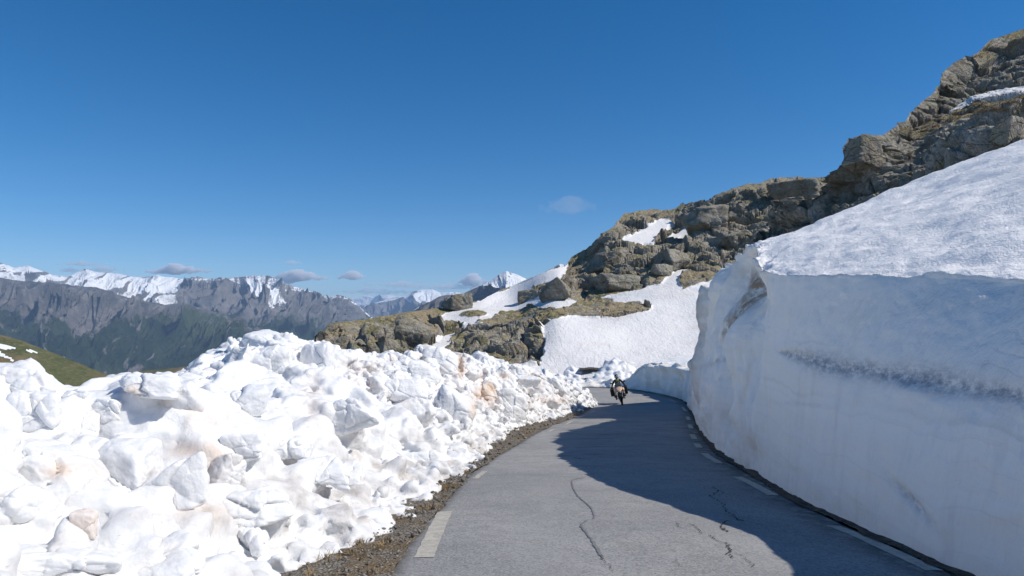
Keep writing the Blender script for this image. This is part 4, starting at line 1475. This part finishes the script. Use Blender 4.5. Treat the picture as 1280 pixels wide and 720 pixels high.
range_('mountain_peak', 470, 760, 460, C3, [(470, 445), (760, 445)], 150, 6500., 4600., 180, 6., 600, snow3, lambda px, py, dn, r, V: 0 * px + .1 * (py > 380), 'grey pyramid peak streaked with snow behind the hillside', jag=.35, back=(6, 300, .9))

# green hills on the left
def ghill(px0, px1, top, bot, d0, d1, name, label, seed, snowpolys):
    def dep(x, y):
        b = np.interp(x, *zip(*bot)); t = np.interp(x, *zip(*top))
        w = ((b - y) / (b - t)).clip(0, 1)
        return d0 + (d1 - d0) * w
    V, V0, n, v = relief(px0, px1, 420, bot, top, 120, dep, lambda V, n, v, px, py: n * (.012 * d0 * fbm(V / d0 * 9, 4, seed) * sstep(1, .85, v) * sstep(0, .15, v))[..., None], back=(8, d0 * .06, .5), topjag=lambda px: .5 * fbm(np.c_[px / 14, px * 0, px * 0], 3, seed))
    px, py = proj(V0)
    sn = np.zeros(px.shape)
    for pl in snowpolys: sn = np.maximum(sn, poly_mask(px, py, pl) * 1.)
    o = mk(name, V, grid_faces(V.shape[0], V.shape[1]), M_MEADOW, attrs={'snow': sn})
    return tag(o, label, kind='structure')


ghill(-220, 330, [(-220, 380), (-100, 398), (0, 418), (33, 428), (66, 441), (98, 454), (125, 465), (157, 478), (200, 500), (330, 560)], [(-220, 640), (330, 660)], 420., 1100., 'meadow_hill', 'green and brown meadow hill with snow streaks at the left edge', 700,
      [[(-5, 429), (14, 432), (24, 435), (10, 436), (-5, 435)], [(31, 436), (40, 437), (47, 441), (38, 440)], [(-5, 437), (4, 441), (16, 450), (18, 453), (8, 448), (-5, 441)]])
ghill(100, 420, [(100, 480), (130, 469), (157, 466), (197, 462), (230, 458.5), (260, 457), (300, 462), (420, 480)], [(100, 640), (420, 640)], 900., 1900., 'meadow_hill', 'green meadow shoulder below the forested mountain', 720, [])

# ------------------------------------------------------------------ clouds (real bodies of thin vapour beyond the mountains)
def m_cloud(dens, col=(.9, .92, .95)):
    m = bpy.data.materials.new('cloud_vapour'); m.use_nodes = True
    t = m.node_tree; t.nodes.clear()
    out = t.nodes.new('ShaderNodeOutputMaterial'); v = t.nodes.new('ShaderNodeVolumePrincipled')
    v.inputs['Density'].default_value = dens; v.inputs['Color'].default_value = (*col, 1); v.inputs['Anisotropy'].default_value = 0
    t.links.new(v.outputs[0], out.inputs['Volume'])
    return m


MC = m_cloud(.006, (.98, .985, 1.)); MC2 = m_cloud(.0028, (.98, .985, 1.)); MC3 = m_cloud(.0002)
CL = [(222, 337, 38, 8, 'flat grey cloud above the second snowy summit', MC), (105, 329, 34, 4, 'thin grey cloud streak above the left summits', MC2), (86, 337, 13, 4, 'small dark cloud scrap below the thin left streak', MC2),
      (370, 345, 36, 9, 'grey cloud over the right end of the long range', MC), (440, 344, 14, 7, 'small rounded grey cloud right of the long range', MC), (462, 355, 10, 3, 'tiny cloud scrap above the far blue range', MC2),
      (365, 328, 14, 3, 'faint pale wisp above the right range cloud', MC2), (500, 355, 42, 5, 'stretched grey cloud above the far blue range', MC2), (590, 350, 16, 8, 'rounded white cloud left of the pyramid peak', MC),
      (560, 358, 60, 5, 'long low cloud bank behind the snowy summit', MC2), (470, 364, 60, 5, 'lowest pale cloud bank on the horizon', MC2), (130, 336, 22, 5, 'wispy cloud right of the small dark scrap', MC2),
      (712, 256, 32, 13, 'thin white wisp high in the sky above the centre ridge', MC3)]
rc = np.random.default_rng(3)
for x, y, w, h, lab, mt in CL:
    h = h * 1.55; w = w * 1.15
    D = 36000.
    k = D / F
    V, Fc, n0 = [], [], 0
    v, f = block(rc, 4, 3, 3, .3, 3., (w * .82 * k, h * .5 * k, h * .16 * k), tilt=.0, yaw=0)
    V.append(v + P(x, y + h * .12, D)); Fc.append(f); n0 = len(v)
    for j in range(60):
        u = float(np.clip(rc.normal(0, .5), -1.15, 1.15)); s_ = max(.15, 1 - abs(u)) * .6 + .25
        r = h * s_ * rc.uniform(.3, .62)
        v, f = block(rc, 3, 3, 3, .35, 2.2, (r * 1.5 * k, r * 1.6 * k, r * .75 * k), tilt=.1, yaw=0)
        c = P(x + u * w * .85, y + h * .28 - h * .75 * s_ * rc.beta(1, 1.3) + rc.normal(0, .06) * h, D)
        V.append(v + c); Fc.append(f + n0); n0 += len(v)
    m0 = bpy.data.meshes.new('t'); m0.from_pydata(np.vstack(V).tolist(), [], np.vstack(Fc).tolist())
    o0 = bpy.data.objects.new('t', m0); COL.objects.link(o0)
    r_ = o0.modifiers.new('r', 'REMESH'); r_.mode = 'VOXEL'; r_.voxel_size = .6 * k
    dg_ = bpy.context.evaluated_depsgraph_get(); e = o0.evaluated_get(dg_).to_mesh()
    c_ = np.array([q.co[:] for q in e.vertices]); f_ = np.array([list(q.vertices) for q in e.polygons])
    o0.evaluated_get(dg_).to_mesh_clear(); bpy.data.objects.remove(o0); bpy.data.meshes.remove(m0)
    cen = P(x, y, D)
    o = mk('cloud', c_, f_, mt, at=cen); tag(o, lab, 'cloud', 'low clouds over the mountains')

# ------------------------------------------------------------------ haze
hb = [(-36000, -800, -700), (36000, -800, -700), (36000, 34500, -700), (-36000, 34500, -700)]
ztop = 1430.
hvz = [tuple(p) for p in hb] + [(p[0], p[1], ztop) for p in hb]
hz = mk('haze', np.array(hvz), [(3, 2, 1, 0), (4, 5, 6, 7), (0, 1, 5, 4), (1, 2, 6, 5), (2, 3, 7, 6), (3, 0, 4, 7)], None, smooth=False)
mh = bpy.data.materials.new('air'); mh.use_nodes = True; mh.node_tree.nodes.clear()
o1 = mh.node_tree.nodes.new('ShaderNodeOutputMaterial'); v1 = mh.node_tree.nodes.new('ShaderNodeVolumePrincipled')
v1.inputs['Density'].default_value = 3.2e-5; v1.inputs['Color'].default_value = (.48, .69, 1.0, 1)
mh.node_tree.links.new(v1.outputs[0], o1.inputs['Volume']); hz.data.materials.append(mh)
tag(hz, kind='stuff')

# ------------------------------------------------------------------ motorcycle and rider
def bm_obj(name, bm, mat, parent, smooth=True):
    me = bpy.data.meshes.new(name); bmesh.ops.recalc_face_normals(bm, faces=bm.faces); bm.to_mesh(me); bm.free()
    if smooth:
        me.polygons.foreach_set('use_smooth', np.ones(len(me.polygons), bool))
    me.materials.append(mat); o = bpy.data.objects.new(name, me); COL.objects.link(o); o.parent = parent
    return o


def add_box(bm, c, s, bev=.02, taper=1., rot=None):
    r = bmesh.ops.create_cube(bm, size=1)
    vs = r['verts']
    for v in vs:
        k = taper if v.co.z > 0 else 1
        v.co = Vector((v.co.x * s[0] * k, v.co.y * s[1] * k, v.co.z * s[2]))
    if rot: bmesh.ops.rotate(bm, verts=vs, cent=(0, 0, 0), matrix=Matrix.Rotation(rot[1], 3, rot[0]))
    bmesh.ops.translate(bm, verts=vs, vec=c)
    es = list({e for v in vs for e in v.link_edges})
    if bev: bmesh.ops.bevel(bm, geom=es, offset=bev, segments=3, affect='EDGES', profile=.6)


def add_tube(bm, pts, r, n=10):
    pts = [Vector(p) for p in pts]
    rs = r if isinstance(r, (list, tuple)) else [r] * len(pts)
    rings = []
    for i, p in enumerate(pts):
        t = (pts[min(i + 1, len(pts) - 1)] - pts[max(i - 1, 0)]).normalized()
        a = t.orthogonal().normalized(); b = t.cross(a)
        if rings:
            a = (prev - t * prev.dot(t)).normalized(); b = t.cross(a)
        prev = a
        rings.append([bm.verts.new(p + (a * math.cos(2 * PI * k / n) + b * math.sin(2 * PI * k / n)) * rs[i]) for k in range(n)])
    for A, B in zip(rings, rings[1:]):
        for k in range(n): bm.faces.new((A[k], A[(k + 1) % n], B[(k + 1) % n], B[k]))
    bm.faces.new(rings[0][::-1]); bm.faces.new(rings[-1])


def add_torus(bm, c, R, r, n=40, m=12, sx=1.):
    rings = []
    for i in range(n):
        a = 2 * PI * i / n
        rings.append([bm.verts.new((c[0] + r * sx * math.sin(2 * PI * j / m), c[1] + (R + r * math.cos(2 * PI * j / m)) * math.cos(a), c[2] + (R + r * math.cos(2 * PI * j / m)) * math.sin(a))) for j in range(m)])
    for i in range(n):
        A, B = rings[i], rings[(i + 1) % n]
        for j in range(m): bm.faces.new((A[j], A[(j + 1) % m], B[(j + 1) % m], B[j]))


def loft(bm, secs):
    """closed sections (same count) joined and capped"""
    rings = [[bm.verts.new(p) for p in s_] for s_ in secs]
    n = len(rings[0])
    for A, B in zip(rings, rings[1:]):
        for k in range(n): bm.faces.new((A[k], A[(k + 1) % n], B[(k + 1) % n], B[k]))
    bm.faces.new(rings[0][::-1]); bm.faces.new(rings[-1])


def oval(c, a, b, n=14, axis='y', p=2.4):
    out = []
    for k in range(n):
        t = 2 * PI * k / n
        u = math.copysign(abs(math.cos(t)) ** (2 / p), math.cos(t)) * a; v = math.copysign(abs(math.sin(t)) ** (2 / p), math.sin(t)) * b
        out.append((c[0] + u, c[1], c[2] + v) if axis == 'y' else (c[0] + u, c[1] + v, c[2]))
    return out


K_BLK = m_simple('black_plastic', (.018, .018, .02), .45, .5)
K_RUB = m_simple('tyre_rubber', (.02, .02, .02), .85, .2)
K_MET = m_simple('grey_alloy', (.35, .35, .36), .35, .5, 1.)
K_DM = m_simple('dark_engine_metal', (.08, .08, .085), .45, .5, .8)
K_PEA = m_simple('cream_orange_fairing', (.66, .44, .29), .3, .5, var=.05)
K_SEAT = m_simple('black_seat_vinyl', (.02, .02, .022), .7, .3)
K_GL = m_simple('headlight_glass', (.75, .75, .72), .1, .8, var=.02)
K_SCR = m_simple('smoked_windscreen', (.06, .07, .08), .1, .7)

bp = ground_at(779.5, 507)
bike = bpy.data.objects.new('motorcycle', None); COL.objects.link(bike)
BZ = float(g(bp[1])) + .012 + .04
LEAN, YAW = math.radians(-11), math.radians(-6)
MB = Matrix.Translation((bp[0], bp[1] + .7, BZ)) @ Matrix.Rotation(YAW, 4, 'Z') @ Matrix.Rotation(LEAN, 4, 'Y') @ Matrix.Scale(.96, 4)
bike.matrix_world = MB
tag(bike, 'loaded touring motorcycle with black side cases leaning through the bend', 'motorcycle')


def wheel(c, R, name):
    bm = bmesh.new(); add_torus(bm, c, R - .055, .055, sx=1.15)
    for i in range(36):      # tread blocks
        a = 2 * PI * i / 36
        for s_ in (-1, 1):
            add_box(bm, (c[0] + s_ * .028, c[1] + (R + .002) * math.cos(a + s_ * .06), c[2] + (R + .002) * math.sin(a + s_ * .06)), (.035, .03, .03), 0, rot=('X', a))
    w_ = bpy.data.objects.new(name, None); COL.objects.link(w_); w_.parent = bike
    bm_obj('tyre', bm, K_RUB, w_)
    bm = bmesh.new(); add_torus(bm, c, R - .105, .022, sx=1.9)
    for i in range(10):
        a = 2 * PI * i / 10
        add_tube(bm, [(c[0], c[1] + .03 * math.cos(a), c[2] + .03 * math.sin(a)), (c[0], c[1] + (R - .11) * math.cos(a + .12), c[2] + (R - .11) * math.sin(a + .12))], .009, 6)
    add_tube(bm, [(c[0] - .07, c[1], c[2]), (c[0] + .07, c[1], c[2])], .04, 14)
    bm_obj('rim', bm, K_MET, w_)
    bm = bmesh.new()
    for s_ in (-1, 1):
        add_tube(bm, [(c[0] + s_ * .075, c[1], c[2]), (c[0] + s_ * .081, c[1], c[2])], .14, 28)
    bm_obj('brake_disc', bm, K_MET, w_)


wheel((0, -.74, .32), .32, 'front_wheel')
wheel((0, .78, .31), .31, 'rear_wheel')
for s_ in (-1, 1):
    bm = bmesh.new(); add_tube(bm, [(s_ * .10, -.74, .32), (s_ * .10, -.60, .62)], .032); add_tube(bm, [(s_ * .10, -.60, .62), (s_ * .10, -.40, 1.02)], .026)
    bm_obj('fork', bm, K_DM, bike)
bm = bmesh.new()      # front mudguard
loft(bm, [oval((0, -.74 + .36 * math.sin(a), .32 + .36 * math.cos(a)), .075, .012, 10) for a in (-.9, -.5, -.1, .3, .7)])
bm_obj('front_mudguard', bm, K_BLK, bike)
bm = bmesh.new()      # beak and upper fairing in cream
loft(bm, [oval((0, -.98, .84), .04, .015), oval((0, -.86, .87), .10, .035), oval((0, -.74, .93), .17, .08), oval((0, -.60, .98), .21, .12), oval((0, -.40, 1.0), .20, .12), oval((0, -.28, .98), .15, .09)])
bm_obj('fairing', bm, K_PEA, bike)
for s_ in (-1, 1):
    bm = bmesh.new(); loft(bm, [oval((s_ * .20, -.66, .90), .06, .05), oval((s_ * .25, -.48, .88), .07, .13), oval((s_ * .24, -.2, .80), .06, .16), oval((s_ * .20, .02, .78), .03, .08)])
    bm_obj('side_panel', bm, K_PEA if s_ < 0 else K_PEA, bike)
    bm = bmesh.new(); loft(bm, [oval((s_ * .085, -.78, .955), .055, .032), oval((s_ * .085, -.745, .96), .06, .04)])
    bm_obj('headlight', bm, K_GL, bike)
    bm = bmesh.new(); add_tube(bm, [(s_ * .30, -.28, 1.10), (s_ * .36, -.30, 1.24), (s_ * .38, -.30, 1.30)], .009, 8)
    mm_ = bm_obj('mirror', bm, K_BLK, bike)
    bm = bmesh.new(); loft(bm, [oval((s_ * .41, -.315, 1.34), .06, .035), oval((s_ * .41, -.275, 1.34), .075, .045)]); bm_obj('mirror_housing', bm, K_BLK, mm_)
    bm = bmesh.new(); loft(bm, [oval((s_ * .40, -.42, 1.06), .085, .045), oval((s_ * .40, -.38, 1.06), .095, .055)]); bm_obj('handguard', bm, K_BLK, bike)
    bm = bmesh.new(); add_box(bm, (s_ * .42, .62, .66), (.23, .48, .40), .035, 1.04)
    pn = bm_obj('side_case', bm, K_BLK, bike)
    bm = bmesh.new(); add_box(bm, (s_ * .42, .62, .885), (.245, .50, .05), .015); bm_obj('lid', bm, K_BLK, pn)
    bm = bmesh.new(); add_tube(bm, [(s_ * .12, -.30, .86), (s_ * .30, -.34, .62), (s_ * .32, -.10, .42), (s_ * .14, .0, .32)], .014, 8); bm_obj('crash_bar', bm, K_MET, bike)
    bm = bmesh.new(); loft(bm, [oval((s_ * .24, -.30, .52), .07, .06), oval((s_ * .30, -.16, .50), .09, .08), oval((s_ * .24, 0, .48), .07, .06)]); bm_obj('cylinder_head', bm, K_DM, bike)
    bm = bmesh.new(); add_tube(bm, [(s_ * .26, -.62, .70), (s_ * .26, -.58, .70)], .045, 16); bm_obj('spotlight', bm, K_GL, bike)
bm = bmesh.new(); add_tube(bm, [(-.46, -.22, 1.05), (-.30, -.28, 1.06), (-.12, -.36, 1.03), (.12, -.36, 1.03), (.30, -.28, 1.06), (.46, -.22, 1.05)], .016); bm_obj('handlebar', bm, K_BLK, bike)
bm = bmesh.new(); loft(bm, [oval((0, -.62, 1.06), .15, .012), oval((0, -.52, 1.20), .16, .012), oval((0, -.42, 1.33), .12, .01)]); bm_obj('windscreen', bm, K_SCR, bike)
bm = bmesh.new(); loft(bm, [oval((0, -.34, .92), .12, .10), oval((0, -.18, .94), .17, .14), oval((0, .06, .88), .13, .10)]); bm_obj('fuel_tank', bm, K_PEA, bike)
bm = bmesh.new(); loft(bm, [oval((0, .04, .84), .10, .05), oval((0, .30, .83), .16, .055), oval((0, .62, .90), .15, .06), oval((0, .82, .92), .11, .04)]); bm_obj('seat', bm, K_SEAT, bike)
bm = bmesh.new(); add_box(bm, (0, -.10, .48), (.30, .46, .36), .05); bm_obj('engine', bm, K_DM, bike)
bm = bmesh.new()
add_tube(bm, [(0, -.38, 1.0), (0, -.1, .78), (0, .35, .72), (0, .85, .86)], .03); add_tube(bm, [(.08, .1, .4), (.09, .78, .31)], .03)
for s_ in (-1, 1): add_tube(bm, [(s_ * .1, .30, .72), (s_ * .30, .60, .70), (s_ * .12, .88, .86)], .012)
bm_obj('frame', bm, K_DM, bike)
bm = bmesh.new(); add_tube(bm, [(.14, -.2, .34), (.2, .2, .3), (.24, .6, .46), (.25, .95, .56)], [.025, .03, .05, .055], 12); bm_obj('exhaust', bm, K_MET, bike)
bm = bmesh.new(); add_box(bm, (0, .90, 1.0), (.42, .30, .16), .04); bm_obj('rear_bag', bm, K_SEAT, bike)


def skin(name, verts, edges, rad, mat, parent, lvl=2, scale=None):
    me = bpy.data.meshes.new('t'); me.from_pydata(verts, edges, [])
    o = bpy.data.objects.new('t', me); COL.objects.link(o)
    sk_ = o.modifiers.new('s', 'SKIN'); sk_.use_smooth_shade = True
    for i, r in enumerate(rad):
        d_ = me.skin_vertices[0].data[i]
        d_.radius = r if isinstance(r, tuple) else (r, r); d_.use_root = (i == 0)
    sb = o.modifiers.new('b', 'SUBSURF'); sb.levels = lvl
    dg_ = bpy.context.evaluated_depsgraph_get()
    m2 = bpy.data.meshes.new_from_object(o.evaluated_get(dg_))
    bpy.data.objects.remove(o)
    m2.name = name; m2.materials.clear(); m2.materials.append(mat)
    m2.polygons.foreach_set('use_smooth', np.ones(len(m2.polygons), bool))
    o2 = bpy.data.objects.new(name, m2); COL.objects.link(o2)
    if parent: o2.parent = parent
    return o2


K_SKN = m_simple('skin', (.52, .33, .24), .6, .3, var=.05)
K_JK = m_simple('black_riding_jacket', (.022, .026, .03), .75, .2)
K_TR = m_simple('black_riding_trousers', (.02, .02, .024), .8, .2)
K_GR = m_simple('lime_green_panel', (.08, .22, .03), .6, .3, var=.05)
K_BL = m_simple('pale_blue_panel', (.35, .45, .58), .6, .3, var=.05)
K_HL = m_simple('black_helmet_shell', (.015, .015, .018), .2, .6)
K_VS = m_simple('grey_visor', (.22, .25, .30), .08, .9)
JV = [(0, .26, .93), (0, .20, 1.12), (0, .10, 1.34), (0, .04, 1.47), (0, .0, 1.53), (0, -.03, 1.60), (0, -.03, 1.69),
      (-.19, .07, 1.42), (-.34, .0, 1.22), (-.40, -.20, 1.08), (.19, .07, 1.42), (.34, .0, 1.22), (.40, -.20, 1.08),
      (-.12, .22, .90), (-.27, -.12, .76), (-.25, .14, .38), (-.25, .02, .30), (.12, .22, .90), (.27, -.12, .76), (.25, .14, .38), (.25, .02, .30)]
JE = [(0, 1), (1, 2), (2, 3), (3, 4), (4, 5), (5, 6), (3, 7), (7, 8), (8, 9), (3, 10), (10, 11), (11, 12), (0, 13), (13, 14), (14, 15), (15, 16), (0, 17), (17, 18), (18, 19), (19, 20)]
JR = [(.15, .12), (.15, .11), (.17, .12), (.10, .08), .055, .075, .085, .065, .05, .035, .065, .05, .035, .09, .065, .045, .045, .09, .065, .045, .045]
rider = skin('person', JV, JE, JR, K_SKN, None)
rider.matrix_world = MB
tag(rider, 'rider in black jacket with a lime green panel and dark helmet, seated on the motorcycle', 'person')
ii = [0, 1, 2, 3, 7, 8, 9, 10, 11, 12]
def subset(idx, f=1.2):
    mp_ = {a: k for k, a in enumerate(idx)}
    return [JV[a] for a in idx], [(mp_[a], mp_[b]) for a, b in JE if a in mp_ and b in mp_], [tuple(q * f for q in JR[a]) if isinstance(JR[a], tuple) else JR[a] * f for a in idx]
v_, e_, r_ = subset(ii, 1.18); jk = skin('jacket', v_, e_, r_, K_JK, rider)
v_, e_, r_ = subset([0, 13, 14, 15, 17, 18, 19], 1.17); skin('trousers', v_, e_, r_, K_TR, rider)
for a, b in ((15, 16), (19, 20)):
    bm = bmesh.new(); x_, y_, z_ = JV[a]
    loft(bm, [oval((x_, y_ + .02, z_ + .10), .062, .062, axis='z'), oval((x_, y_ + .01, z_ - .02), .058, .07, axis='z'), oval((x_, y_ - .06, z_ - .08), .055, .15, axis='z'), oval((x_, y_ - .07, z_ - .115), .05, .15, axis='z')])
    bm_obj('boot', bm, K_BLK, rider)
for s_ in (-1, 1):   # gloved hands closed on the grips: palm plus four fingers and a thumb
    hv_ = [(s_ * .40, -.20, 1.085), (s_ * .40, -.245, 1.085)]; he_ = [(0, 1)]; hr_ = [.03, .036]
    for q in range(4):
        x_ = s_ * (.365 + .023 * q); b0 = len(hv_)
        L_ = (.9, 1., .95, .8)[q]
        hv_ += [(x_, -.275, 1.098), (x_, -.30 * 1., 1.075), (x_, -.285 + .01 * L_, 1.045)]; he_ += [(1, b0), (b0, b0 + 1), (b0 + 1, b0 + 2)]; hr_ += [.0115, .0105, .0095]
    b0 = len(hv_); hv_ += [(s_ * .352, -.235, 1.065), (s_ * .350, -.255, 1.035)]; he_ += [(1, b0), (b0, b0 + 1)]; hr_ += [.012, .010]
    skin('glove', hv_, he_, hr_, K_BLK, rider, 1)
bm = bmesh.new(); loft(bm, [oval((0, -.055, 1.22), .05, .04), oval((0, -.06, 1.32), .11, .05), oval((0, -.05, 1.40), .10, .03)][:0] or [oval((0, -.075, 1.385), .115, .045), oval((0, -.03, 1.39), .12, .05)]); bm_obj('green_panel', bm, K_GR, jk)
bm = bmesh.new(); loft(bm, [oval((.05, -.06, 1.26), .05, .06), oval((.05, -.02, 1.26), .05, .06)]); bm_obj('blue_panel', bm, K_BL, jk)
d_, f_ = ico(4)
hs = d_ * np.array([.125, .155, .145]); hs[:, 1] -= .03 * (hs[:, 2] < -.02) * 1.0
helm = mk('helmet', hs + np.array([0, -.03, 1.68]), f_, K_HL, rider)
msk = (np.abs(d_[f_].mean(1)[:, 2] + .02) < .38) & (d_[f_].mean(1)[:, 1] < -.35)
_u, _iv = np.unique(f_[msk], return_inverse=True)
mk('visor', (hs * 1.03 + np.array([0, -.03, 1.68]))[_u], _iv.reshape(-1, 3), K_VS, helm)


# ------------------------------------------------------------------ light, sky, camera
EL, ROT = math.radians(45.5), math.radians(102)
w = bpy.data.worlds.new('World'); SC.world = w; w.use_nodes = True
nt = w.node_tree
sky = nt.nodes.new('ShaderNodeTexSky'); sky.sky_type = 'NISHITA'; sky.sun_disc = False
sky.sun_elevation = EL; sky.sun_rotation = ROT; sky.altitude = 2600; sky.air_density = 1.; sky.dust_density = .5; sky.ozone_density = 2.5
hs_ = nt.nodes.new('ShaderNodeHueSaturation'); hs_.inputs['Saturation'].default_value = 1.41; nt.links.new(sky.outputs[0], hs_.inputs['Color']); nt.links.new(hs_.outputs[0], nt.nodes['Background'].inputs[0]); nt.nodes['Background'].inputs[1].default_value = .11
sd = bpy.data.lights.new('sun', 'SUN'); sd.energy = 4.3; sd.angle = math.radians(.53); sd.color = (1., .945, .86)
so_ = bpy.data.objects.new('sun', sd); COL.objects.link(so_)
dv = Vector((math.cos(EL) * math.sin(ROT), math.cos(EL) * math.cos(ROT), math.sin(EL)))
so_.rotation_euler = dv.to_track_quat('Z', 'Y').to_euler()
cam = bpy.data.cameras.new('camera'); co_ = bpy.data.objects.new('camera', cam); COL.objects.link(co_)
cam.sensor_width = 36; cam.lens = 36 * F / 1280; cam.clip_start = .1; cam.clip_end = 90000
co_.location = (0, 0, CAMZ); co_.rotation_euler = (PI / 2 + PITCH, 0, 0)
SC.camera = co_
SC.view_settings.view_transform = 'Standard'; SC.view_settings.look = 'None'; SC.view_settings.exposure = .08; SC.view_settings.gamma = 1
SC.cycles.use_denoising = True
SC.cycles.max_bounces = 8; SC.cycles.diffuse_bounces = 6; SC.cycles.volume_bounces = 4; SC.cycles.transparent_max_bounces = 12
SC.cycles.use_adaptive_sampling = False
